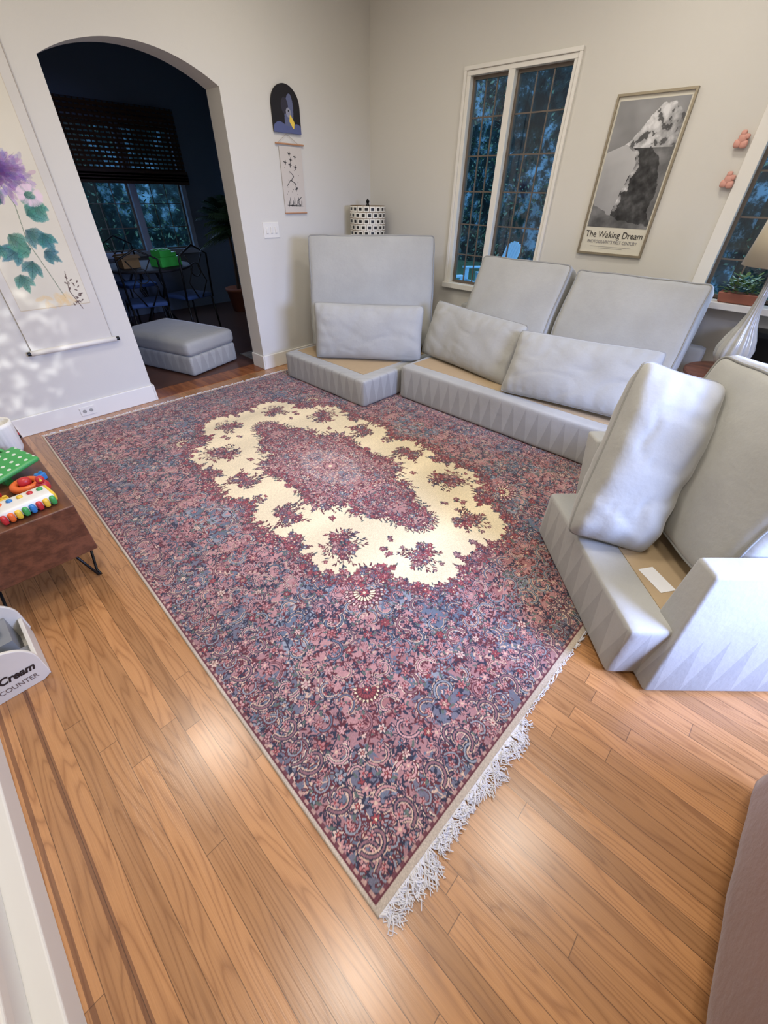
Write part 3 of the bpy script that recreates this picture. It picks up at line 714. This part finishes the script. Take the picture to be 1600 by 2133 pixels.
top=.17+.13*np.sqrt(np.clip(1-((co[:,0]-.1425)/.1425)**2,0,1)); co[:,1]=co[:,1]/.30*top; o.data.vertices.foreach_set("co",co.ravel()); o.data.update()
pp=[(0,0),(.285,0)]+[(.1425+.1425*math.cos(a*math.pi/16),.17+.13*math.sin(a*math.pi/16)) for a in range(17)]
m=MB(); m.prism(pp,-.0115,.0,1); m.obj("plaque_board",mat("plaque_black_board",(26,22,24),.7),pl)
sw=root("light_switch","white triple rocker light switch plate","light switch",(2.61,3.9,1.22))
m=MB(); m.b2((-.085,-.007,-.06),(.085,0,.06)); m.obj("plate",WHITE,sw,bevel=.003)
for k in(-1,0,1):
    m=MB(); m.b2((k*.048-.010,-.014,-.025),(k*.048+.010,-.006,.025)); m.obj("rocker",WHITE,sw,bevel=.003)
ou=root("wall_outlet","white electrical outlet set in the baseboard","outlet",(.615,3.882,.072))
m=MB(); m.b2((-.055,-.006,-.035),(.055,0,.035)); m.obj("plate",WHITE,ou,bevel=.003)
SK=mat("socket_dark",(150,148,142),.6)
for k in(-1,1): 
    m=MB(); m.lathe([(.014,0),(.014,.0018)],16); m.v=[(v[0]+k*.024,-.006-v[2],v[1]) for v in m.v]; m.f=[f[::-1] for f in m.f]; m.obj("socket",SK,ou)
PK=mat("salmon_ceramic",(206,150,134),.6,var=.2,vs=40)
for k,(y,z) in enumerate(((.70,1.79),(.685,1.60))):
    m=MB()
    for (a,b,r) in((0,.012,.024),(.018,-.01,.020),(-.016,-.014,.020),(.004,.036,.015),(-.02,.02,.013)):
        m.rbox((0,a,b),(.03,r*2,r*2),r*.7 if r*.7<.0149 else .0149,n=6)
    o=m.obj("wall_ornament",PK,smooth=True); o.location=(3.893,y,z); tag(o,"small salmon pink lumpy ornament fixed beside the window","ornament","pink wall ornaments")

# ================================================================ LAMPS / SIDE TABLE
g=G("patterned_shade"); sp=g.n("ShaderNodeSeparateXYZ",{0:g.obj()})
ang=g.M('DIVIDE',g.M('ARCTAN2',sp.outputs[1],sp.outputs[0]),6.2832)
zr=g.M('MULTIPLY',sp.outputs[2],20); row=g.M('FLOOR',zr); u=g.M('ADD',g.M('MULTIPLY',ang,18),g.M('MULTIPLY',g.M('MODULO',row,2),.5))
fu=g.M('FRACT',u); fz=g.M('FRACT',zr)
inn=g.M('MULTIPLY',g.M('MULTIPLY',g.M('GREATER_THAN',fu,.28),g.M('LESS_THAN',fu,.78)),g.M('MULTIPLY',g.M('GREATER_THAN',fz,.30),g.M('LESS_THAN',fz,.80)))
go=g.M('MAXIMUM',g.M('LESS_THAN',fu,.06),g.M('LESS_THAN',fz,.10))
cc=g.mix(inn,lin((226,222,208)),lin((22,20,18))); cc=g.mix(go,cc,lin((120,96,60)))
g.P(Base_Color=cc,Roughness=.5); SH=g.m
la=root("table_lamp","lamp with black and white mosaic patterned drum shade behind the sofa","lamp",(3.66,3.68,0))
m=MB(); m.lathe([(.178,1.11),(.182,1.13),(.182,1.395),(.178,1.405),(.170,1.405),(.170,1.11)],40); m.obj("lamp_shade",SH,la)
m=MB(); m.lathe([(.02,1.40),(.012,1.42),(.018,1.44),(.004,1.46)],12); m.obj("finial",BLACK,la)
m=MB(); m.lathe([(.10,.0),(.10,.03),(.03,.06),(.014,.12),(.014,1.2),(.03,1.22)],20); m.obj("pole",BLACK,la,smooth=True)
stb=root("side_table","dark wooden round side table beside the sofa","side table",(3.47,.14,0))
m=MB(); m.lathe([(.255,.59),(.27,.60),(.27,.615),(.26,.62)],40); m.obj("table_top",DWOOD,stb)
for k in range(4):
    a=k*math.pi/2+.78; m=MB(); m.tube([(.17*math.cos(a),.17*math.sin(a),.59),(.21*math.cos(a),.21*math.sin(a),0)],[.018,.012],10); m.obj("leg",DWOOD,stb,smooth=True)
gl_=root("table_lamp","pale ribbed glass table lamp with cream shade","lamp",(3.42,.19,.62))
m=MB(); m.lathe([(.075,0),(.08,.012),(.06,.03),(.03,.045)],28); m.obj("base",mat("brass",(160,120,70),.35,.8),gl_,smooth=True)
GG=mat("frosted_ribbed_glass",(172,172,166),.2,var=.2,vs=30,coat=.6)
m=MB(); m.lathe([(.03,.045),(.07,.07),(.095,.12),(.097,.16),(.08,.22),(.05,.29),(.03,.36),(.022,.44),(.018,.58)],90,rib=.06,nr=14); m.obj("glass_body",GG,gl_,smooth=True)
m=MB(); m.lathe([(.175,.60),(.145,.86),(.141,.86),(.17,.60)],40); m.obj("lamp_shade",mat("cream_linen_shade",(176,166,144),.9,var=.04),gl_,smooth=True)
pt=root("potted_plant","small leafy plant in a terracotta trough on the window sill","potted plant",(3.85,.34,.962))
m=MB(); m.hexa([(-.045,-.10,0),(.045,-.10,0),(.045,.10,0),(-.045,.10,0),(-.06,-.115,.06),(.06,-.115,.06),(.06,.115,.06),(-.06,.115,.06)]); m.obj("pot",TERRA,pt,bevel=.006)
def leaves(m,c,R,n,L,w,up=.5,rnd=random):
    for k in range(n):
        a=rnd.uniform(0,6.28); rr=R*math.sqrt(rnd.random()); p=Vector((c[0]+rr*math.cos(a),c[1]+rr*math.sin(a),c[2]+rnd.uniform(0,R*up)))
        d=Vector((math.cos(a),math.sin(a),rnd.uniform(-.2,.9))).normalized(); s=d.cross(Vector((0,0,1))).normalized()*w*rnd.uniform(.6,1.2); l=L*rnd.uniform(.6,1.2)
        m.add([p,p+d*l*.5+s,p+d*l,p+d*l*.5-s],[(0,1,2,3)])
m=MB(); leaves(m,(0,.0,.06),.07,110,.05,.012,1.4); leaves(m,(0,-.05,.06),.05,60,.04,.010,1.4); leaves(m,(0,.05,.06),.05,60,.05,.01,1.4); m.obj("leaves",mat("bright_leaf",(92,120,66),.6,var=.4,vs=20),pt,kind="stuff")
sh=root("media_shelf","dark low shelf standing under the window sill","shelf",(3.81,-.36,0))
m=MB(); m.b2((-.07,-.55,.80),(.09,.60,.83)); m.b2((-.07,-.55,.0),(.09,-.52,.8)); m.b2((-.07,.57,.0),(.09,.60,.8)); m.b2((-.07,-.52,.45),(.09,.57,.47)); m.b2((.07,-.52,.02),(.088,.57,.8)); m.obj("shelf_frame",BLACK,sh)

# ================================================================ CONSOLE + TOYS
cn=root("console_table","walnut console with black hairpin legs","console table",(-.13,2.45,0))
m=MB(); m.b2((-.23,-.57,.20),(.23,.62,.45)); m.obj("body",WALNUT,cn,bevel=.006)
for (sx,sy) in((1,-1),(1,1),(-1,-1),(-1,1)):
    x=sx*.18; y=sy*.50+(.0 if sy<0 else .03); m=MB(); m.tube([(x-.05,y,.20),(x,y,.012),(x+.01,y,.007),(x+.005,y+.03,.02),(x+.04,y+.06,.20)],.006,8); m.obj("hairpin_leg",BLACK,cn,smooth=True)
Z=.451
def toy(name,label,cat,loc,rz=0): return root(name,label,cat,loc,rz)
t=toy("toy_board","green play board with white dots on a stand","toy",(-.02,2.32,Z),.35)
GR=mat("bright_green_plastic",(60,150,78),.35); WH=mat("white_plastic",(220,218,212),.4); RD=mat("red_plastic",(186,42,46),.35); OR=mat("orange_plastic",(222,104,44),.35); YE=mat("yellow_plastic",(226,186,60),.35); BL=mat("blue_plastic",(50,120,180),.35); TE=mat("teal_plastic",(60,150,160),.35)
g=G("green_dotted_plastic"); sp=g.n("ShaderNodeSeparateXYZ",{0:g.obj()})
fx=g.M('SUBTRACT',g.M('FRACT',g.M('MULTIPLY',sp.outputs[0],26)),.5); fy=g.M('SUBTRACT',g.M('FRACT',g.M('MULTIPLY',sp.outputs[1],26)),.5)
dm=g.M('LESS_THAN',g.M('ADD',g.M('MULTIPLY',fx,fx),g.M('MULTIPLY',fy,fy)),.04); g.P(Base_Color=g.mix(dm,lin((60,150,78)),lin((200,212,196))),Roughness=.4)
m=MB(); m.rbox((0,0,.065),(.20,.17,.022),.010,n=6); o=m.obj("board",g.m,t,smooth=True); o.rotation_euler=(.12,-.12,0)
m=MB(); m.box((-.05,0,.03),(.03,.12,.06)); m.obj("stand",GR,t)
m=MB(); m.tube([(-.06,.08,.06),(-.05,.12,.08),(0,.14,.085),(.05,.12,.08),(.06,.08,.06)],.010,8); m.obj("handle",GR,t,smooth=True)
t=toy("toy_activity_ring","orange and red ring toy","toy",(.0,2.15,Z),0)
m=MB(); m.tube([(.045*math.cos(a*.314),.045*math.sin(a*.314),.02) for a in range(20)],.016,10,closed=True); m.obj("ring",OR,t,smooth=True)
m=MB(); m.rbox((0,0,.035),(.05,.045,.045),.02,n=6); m.obj("hub",RD,t,smooth=True)
t=toy("toy_piano","colourful rainbow toy piano with white face and buttons","toy",(-.04,1.98,Z),.12)
m=MB(); m.rbox((0,0,.03),(.20,.11,.05),.018,n=8); m.obj("body",WH,t,smooth=True)
for k,mm in enumerate((RD,OR,YE,GR,BL,RD,YE,GR)):
    m=MB(); m.rbox((-.088+k*.0245,-.053,.024),(.022,.03,.040),.010,n=5); m.obj("key",mm,t,smooth=True)
for k,mm in enumerate((OR,BL,YE,RD,GR)):
    m=MB(); m.lathe([(.011,.052),(.011,.060),(.006,.064)],14,(-.072+k*.036,.012,0)); m.obj("button",mm,t,smooth=True)
m=MB(); m.rbox((.09,0,.03),(.03,.10,.045),.012,n=5); m.obj("end_cap",YE,t,smooth=True)
t=toy("toy_bird","small red round toy bird with yellow beak","toy",(.05,2.075,Z),0)
m=MB(); m.rbox((0,0,.028),(.05,.05,.055),.024,n=8); m.rbox((.0,-.01,.065),(.034,.034,.034),.0165,n=6); m.obj("body",RD,t,smooth=True)
m=MB(); m.lathe([(.006,0),(.001,.012)],8,(0,-.026,.066)); m.obj("beak",YE,t)
t=toy("ribbed_cup","white ribbed ceramic cup","cup",(.02,2.56,Z),0)
m=MB(); m.lathe([(.045,0),(.060,.03),(.066,.15),(.064,.17),(.056,.165),(.05,.02)],64,rib=.02,nr=20); m.obj("cup_body",WH,t,smooth=True)
t=toy("toy_ball","small teal toy ball on the console","toy",(.045,2.86,Z),0)
m=MB(); m.rbox((0,0,.03),(.06,.06,.06),.0298,n=8); m.obj("ball",TE,t,smooth=True)
t=toy("toy_car","little red toy car with dark wheels","toy",(.06,2.74,Z),.3)
m=MB(); m.rbox((0,0,.022),(.07,.035,.022),.010,n=5); m.rbox((-.005,0,.038),(.035,.03,.018),.008,n=5); m.obj("body",RD,t,smooth=True)
for sx in(-.02,.022):
    for sy in(-.018,.018): m=MB(); m.tube([(sx,sy-.004,.010),(sx,sy+.004,.010)],.010,12); m.obj("wheel",BLACK,t)
for (cn_,mt_,x_,y_,r_) in (("red",RD,-.115,2.14,.4),("yellow",YE,-.095,2.08,.1),("green",GR,-.16,2.09,.9),("orange",OR,-.155,2.17,.2),("blue",BL,.06,2.19,.5)):
    t=toy("toy_block",cn_+" plastic stud building block","toy",(x_,y_,Z),r_); t["group"]="loose building blocks on the console"
    m=MB(); m.rbox((0,0,.016),(.042,.030,.032),.004,n=5); m.lathe([(.008,.031),(.008,.038)],12,(-.010,0,0)); m.lathe([(.008,.031),(.008,.038)],12,(.011,0,0)); m.obj("block_body",mt_,t)
bx=root("toy_box","white toy bin with ice cream lettering and rounded corner","toy box",(-.60,1.515,0))
BW,BD,BH=.345,.30,.22
def fr_panel(y0,y1):
    rr=.105
    pp=[(0,0),(BW-.03,0),(BW-.01,.012),(BW,.03)]+[(BW-rr+rr*math.cos(a*math.pi/20),BH-rr+rr*math.sin(a*math.pi/20)) for a in range(11)]+[(0,BH)]
    m=MB(); m.prism(pp,y0,y1,1); return m
m=fr_panel(0,.014); m2=fr_panel(BD-.014,BD); m.add(m2.v,m2.f); m.b2((BW-.018,.014,.0),(BW-.004,BD-.014,.10)); m.b2((0,.014,0),(.014,BD-.014,BH)); m.b2((.014,.014,0),(BW-.018,BD-.014,.012))
m.obj("bin_body",mat("white_bin",(216,212,202),.5),bx,bevel=.003)
INKB=mat("black_brown_ink",(42,30,28),.7)
text("bin_lettering","Ice Cream",.047,INKB,frame((.318,-.0012,.080),(1,0,0),(0,0,1)),bx,.0005,'RIGHT',shear=.38,weight=.0016,sx=.84)
text("bin_lettering","COUNTER",.030,mat("grey_brown_ink",(120,104,96),.7),frame((.312,-.0012,.035),(1,0,0),(0,0,1)),bx,.0005,'RIGHT',sx=.84)
GP=mat("grey_plastic",(132,134,138),.5)
m=MB(); m.b2((.02,.016,.012),(BW-.02,.13,.085)); m.b2((.02,.13,.012),(BW-.045,.28,.14)) 
for i in range(5): m.lathe([(.011,.14),(.011,.1415)],12,(.06+i*.05,.205,0))
m.obj("grey_insert",GP,bx,label="grey plastic drawer insert")
gg=None
for k,(x,y,z) in enumerate(((.275,.066,.0855),(.212,.062,.0855),(.15,.07,.0855),(.255,.20,.1425),(.19,.235,.1425))):
    t=toy("toy_ball","white ball with green dots inside the toy bin","toy",(-.60+x,1.515+y,z),0); t["group"]="dotted balls in the toy bin"
    m=MB(); m.rbox((0,0,.031),(.060,.060,.060),.0298,n=8)
    if not gg:
        g=G("dotted_ball"); vo=g.n("ShaderNodeTexVoronoi",{"Vector":g.obj(),"Scale":55}); g.P(Base_Color=g.mix(g.M('LESS_THAN',vo.outputs["Distance"],.5),lin((210,220,210)),lin((50,140,100))),Roughness=.4); gg=g.m
    m.obj("ball",gg,t,smooth=True)

# ================================================================ DINING ROOM
dt=root("dining_table","dark iron dining table by the window","dining table",(2.25,6.2,0))
m=MB(); m.lathe([(.50,.72),(.52,.73),(.52,.745),(.50,.75)],40); m.obj("table_top",mat("dark_table_top",(22,22,27),.75,var=.2),dt)
for k in range(4):
    a=k*math.pi/2+.4; m=MB(); m.tube([(.10*math.cos(a),.10*math.sin(a),.72),(.2*math.cos(a),.2*math.sin(a),.5),(.08*math.cos(a),.08*math.sin(a),.3),(.30*math.cos(a),.30*math.sin(a),.0)],.014,8); m.obj("leg",IRON,dt,smooth=True)
BSEAT=mat("blue_seat_pad",(40,66,112),.8)
def chair(loc,rz,first=[None]):
    e=root("dining_chair","black wrought iron dining chair with blue seat pad","chair",loc,rz,"iron dining chairs")
    if first[0] is None:
        parts=[]
        m=MB(); m.rbox((0,0,.455),(.40,.40,.05),.02,n=6); parts.append(m.obj("seat",BSEAT,e,smooth=True))
        m=MB(); m.tube([(-.2,.2,.43),(-.2,.24,.9),(0,.25,1.0),(.2,.24,.9),(.2,.2,.43)],.011,8)
        for s in(-1,1):
            m.tube([(s*.03,.22,.45),(s*.13,.235,.62),(s*.04,.24,.78),(s*.12,.245,.9)],.007,6)
        m.tube([(.07*math.cos(a*.42),.24,.75+.07*math.sin(a*.42)) for a in range(15)],.006,6,closed=True)
        parts.append(m.obj("backrest",IRON,e,smooth=True))
        for (sx,sy) in((-1,-1),(1,-1),(-1,1),(1,1)):
            m=MB(); m.tube([(sx*.19,sy*.19,.43),(sx*.21,sy*.22,0)],.011,8); parts.append(m.obj("leg",IRON,e,smooth=True))
        first[0]=parts
    else:
        for p in first[0]:
            c=p.copy(); c.parent=e; C.objects.link(c)
chair((1.92,5.62,0),2.95); chair((2.48,5.72,0),3.4); chair((1.45,6.35,0),1.4); chair((2.3,6.9,0),.1)
t=toy("toy_block_set","green plastic building toy on the dining table","toy",(2.42,6.0,.75),.3)
m=MB(); m.b2((-.15,-.1,0),(.15,.1,.10)); m.b2((-.12,-.08,.10),(.05,.08,.17)); m.b2((.07,-.06,.10),(.13,.06,.14))
for i in range(4):
    for j in range(2): m.lathe([(.018,.17),(.018,.182)],10,(-.1+i*.042,-.04+j*.07,0))
m.obj("blocks",mat("lime_green_plastic",(70,190,80),.4),t,bevel=.004)
t=toy("storage_box","plain cardboard box on the dining table","box",(2.02,6.12,.75),.1)
m=MB(); m.b2((-.1,-.08,0),(.1,.08,.12)); m.box((0,-.11,.12),(.2,.07,.004),rx=.4); m.box((0,.11,.12),(.2,.07,.004),rx=-.4); m.obj("carton",mat("cardboard",(140,110,70),.8),t)
def palm_plant(loc,h,nf,L,label,seed,lw=1):
    rd=random.Random(seed)
    e=root("potted_palm",label,"potted plant",loc)
    m=MB(); m.lathe([(.13,0),(.18,.28),(.195,.28),(.195,.32),(.17,.32),(.165,.26)],24); m.obj("pot",TERRA,e,smooth=True)
    m=MB(); m.tube([(0,0,.26),(.02,.01,.26+(h-.26)*.5),(0,.02,h)],[.03,.022,.018],8); m.obj("trunk",mat("palm_trunk",(70,52,38),.9),e)
    m=MB()
    for k in range(nf):
        a=rd.uniform(0,6.28); el=rd.uniform(.1,1.25); pts=[]; sL=L*rd.uniform(.75,1)
        for i in range(9):
            s=i/8*sL; r=s*math.cos(el); z=h+s*math.sin(el)-.55*(s/L)**2*L*.8
            pts.append(Vector((r*math.cos(a),r*math.sin(a),z)))
        m.tube(pts,.005,4)
        for i in range(1,9):
            d=(pts[i]-pts[i-1]).normalized(); sd=d.cross(Vector((0,0,1)))
            if sd.length<1e-3: continue
            sd.normalize()
            for sg in(-1,1):
                for jj in(0,.5):
                    p=pts[i-1].lerp(pts[i],jj); l=.17*lw*(1-abs(i-4)/7); q=p+sd*sg*l+d*l*.7-Vector((0,0,l*.35)); w=d*.012*lw
                    m.add([p-w,p+w,q],[(0,1,2)])
    m.obj("fronds",PLANT,e,kind="stuff")
palm_plant((3.62,6.5,0),1.15,24,.60,"tall dark palm in a terracotta pot near the window",1)
palm_plant((2.98,4.85,0),1.15,50,.60,"bushy dark palm standing by the dining room wall",2,1.2)
m=MB(); m.b2((2.4,4.2,-.003),(2.72,4.55,.004))
o=m.obj("doormat",mat("pale_blue_patterned_mat",(130,132,140),.95,var=.6,vs=9)); tag(o,"faded grey patterned mat on the dark tile floor","mat")

# ================================================================ OUTDOORS
m=MB(); m.b2((4.1,-14,-.35),(22,20,-.12)); m.b2((-8,7.4,-.35),(4.1,20,-.12)); o=m.obj("ground",mat("dusk_lawn",(70,104,80),.95,var=.4,vs=2)); st(o)
def thicket(name,a,b,h,label,nrm):
    n=60; mz=24; vs=[];fs=[]
    for j in range(mz+1):
        for i in range(n+1):
            x=a[0]+(b[0]-a[0])*i/n; y=a[1]+(b[1]-a[1])*i/n; z=-.15+h*j/mz
            d=noise.noise(Vector((x*.8,y*.8,z*.9)))*.5+noise.noise(Vector((x*2.5,y*2.5,z*2.5)))*.25-.4*(j/mz)**2
            vs.append((x+nrm[0]*d,y+nrm[1]*d,z))
    for j in range(mz):
        for i in range(n): k=j*(n+1)+i; fs.append((k,k+1,k+n+2,k+n+1))
    m=MB(); m.add(vs,fs); o=m.obj(name,THICK,smooth=True); o["kind"]="stuff"; tag(o,label,"hedge"); return o
thicket("thicket",(12.6,-6),(12.6,14),8,"dense dark trees closing the garden at dusk",(-1,0))
thicket("thicket",(-4,12.2),(12,12.2),8,"dense dark trees beyond the dining room",(0,-1))
def hedge(name,pts,n,seed,label,zt=5):
    rd=random.Random(seed); m=MB()
    for k in range(n):
        (ax,ay),(bx_,by)=pts; t=rd.random()
        p=Vector((ax+(bx_-ax)*t+rd.uniform(-.6,.6),ay+(by-ay)*t+rd.uniform(-.6,.6),rd.uniform(-.1,zt)))
        if noise.noise(p*.9)<-.06: continue
        d=Vector((rd.uniform(-1,1),rd.uniform(-1,1),rd.uniform(-1,.6))).normalized(); s=d.cross(Vector((rd.uniform(-1,1),rd.uniform(-1,1),1))).normalized(); L=rd.uniform(.05,.12)
        m.add([p,p+d*L*.5+s*L*.22,p+d*L,p+d*L*.5-s*L*.22],[(0,1,2,3)])
    o=m.obj(name,LEAF); o["kind"]="stuff"; tag(o,label,"hedge"); return o
hedge("hedge",((10.6,-4),(10.8,11)),22000,1,"leafy garden hedge and branches at dusk")
hedge("hedge",((-1,10.2),(9,10.4)),12000,2,"leafy garden shrubs outside the dining room")
for k,(x,y) in enumerate(((11.8,-2),(11.8,1.2),(11.75,3.2),(11.8,5.5),(3.5,11.4),(1.2,11.4))):
    m=MB(); m.tube([(x,y,-.2),(x+.05,y+.05,2.5),(x,y,6)],[.12,.1,.07],10); o=m.obj("tree_trunk",mat("bark",(60,54,50),.9),smooth=True); tag(o,"dark tree trunk in the garden","tree","garden trees")
ADW=mat("pale_blue_painted_wood",(180,222,248),.6)
def adir(loc,rz,first=[None]):
    e=root("adirondack_chair","pale painted slatted garden chair on the lawn","garden chair",loc,rz,"garden chairs")
    if first[0] is None:
        P=[]
        m=MB()
        for k in range(6): m.box((0,-.25+k*.085,.36-.02*k),(.56,.075,.02),rx=-.22)
        P.append(m.obj("seat",ADW,e))
        m=MB()
        for k in range(6): m.box((-.24+k*.096,.34,.66),(.085,.02,.72-.05*abs(k-2.5)),rx=-.35)
        P.append(m.obj("backrest",ADW,e))
        for s in(-1,1):
            m=MB(); m.box((s*.34,0,.56),(.13,.7,.025)); P.append(m.obj("armrest",ADW,e))
            m=MB(); m.box((s*.30,-.3,.27),(.03,.09,.56)); P.append(m.obj("leg",ADW,e))
            m=MB(); m.box((s*.30,.28,.25),(.03,.09,.5),rx=-.3); P.append(m.obj("leg",ADW,e))
        first[0]=P
    else:
        for p in first[0]:
            c=p.copy(); c.parent=e; C.objects.link(c)
adir((6.1,4.15,-.12),1.2); adir((7.5,4.45,-.12),-2.2)

# ================================================================ LIGHT
w=bpy.data.worlds.new("dusk"); bpy.context.scene.world=w; w.use_nodes=True
bg=w.node_tree.nodes["Background"]; bg.inputs[0].default_value=(.26,.42,.64,1); bg.inputs[1].default_value=3.5
def area(loc,rot,size,en,col,sy=None,spread=None):
    l=bpy.data.lights.new("lamp","AREA"); l.energy=en; l.color=col; l.size=size
    if sy: l.shape='RECTANGLE'; l.size_y=sy
    else: l.shape='DISK'
    if spread: l.spread=math.radians(spread)
    o=bpy.data.objects.new("area_light",l); o.location=loc; o.rotation_euler=rot; C.objects.link(o); return o
WARM=(1,.922,.81)
for p,en in (((.15,2.45),20),((1.6,-.2),19),((.05,.25),18),((2.3,2.7),16),((2.9,1.0),15),((1.3,1.3),19)):
    area((p[0],p[1],3.0),(0,0,0),.40,en,WARM)
area((3.80,-.05,1.65),(0,math.pi/2,0),1.2,22,(.45,.60,1),1.3)
o=area((1.7,-2.1,1.5),(0,0,0),1.5,105,(.42,.54,1),1.2,75); o.rotation_euler=(Vector((1.8,-.1,.35))-o.location).to_track_quat('-Z','Y').to_euler()  # added unseen blue fill behind the camera, aimed at the end sofa section
area((2.7,7.0,1.3),(-math.pi/2,0,0),1.3,7,(.40,.58,1),.8)  # dim blue fill added in front of window_3 to lighten the dining room
l=bpy.data.lights.new("sun_patch","SPOT"); l.energy=1250; l.color=(.94,.98,1); l.spot_size=math.radians(12); l.spot_blend=.7; l.shadow_soft_size=.02
l.use_nodes=True; nt=l.node_tree; em=nt.nodes["Emission"]; tc=nt.nodes.new("ShaderNodeTexCoord"); nz=nt.nodes.new("ShaderNodeTexNoise"); nz.inputs["Scale"].default_value=90; nz.inputs["Detail"].default_value=4
rp=nt.nodes.new("ShaderNodeValToRGB"); rp.color_ramp.elements[0].position=.50; rp.color_ramp.elements[1].position=.66
nt.links.new(tc.outputs["Normal"],nz.inputs["Vector"]); nt.links.new(nz.outputs["Fac"],rp.inputs[0]); nt.links.new(rp.outputs[0],em.inputs["Strength"])
o=bpy.data.objects.new("sun_spot",l); C.objects.link(o); o.location=(2.8,-1.8,2.3); d=Vector((.10,3.9,.62))-o.location; o.rotation_euler=d.to_track_quat('-Z','Y').to_euler()

# ================================================================ CAMERA
th=math.radians(38.3);ph=math.radians(42.6);c_=.99979;s_=.0207
F=Vector((math.cos(ph)*math.cos(th),math.sin(ph)*math.cos(th),-math.sin(th)))
Rr=Vector((math.sin(ph),-math.cos(ph),0)); Uu=Vector((math.cos(ph)*math.sin(th),math.sin(ph)*math.sin(th),math.cos(th)))
cx=Rr*c_+Uu*s_; cy=-Rr*s_+Uu*c_; cz=-F
M=Matrix.Identity(4)
for i in range(3): M[i][0]=cx[i];M[i][1]=cy[i];M[i][2]=cz[i]
M[2][3]=1.51
cd=bpy.data.cameras.new("camera"); cd.sensor_fit='HORIZONTAL'; cd.sensor_width=36; cd.lens=842/1600*36; cd.clip_start=.02
co=bpy.data.objects.new("camera",cd); C.objects.link(co); co.matrix_world=M
bpy.context.scene.camera=co
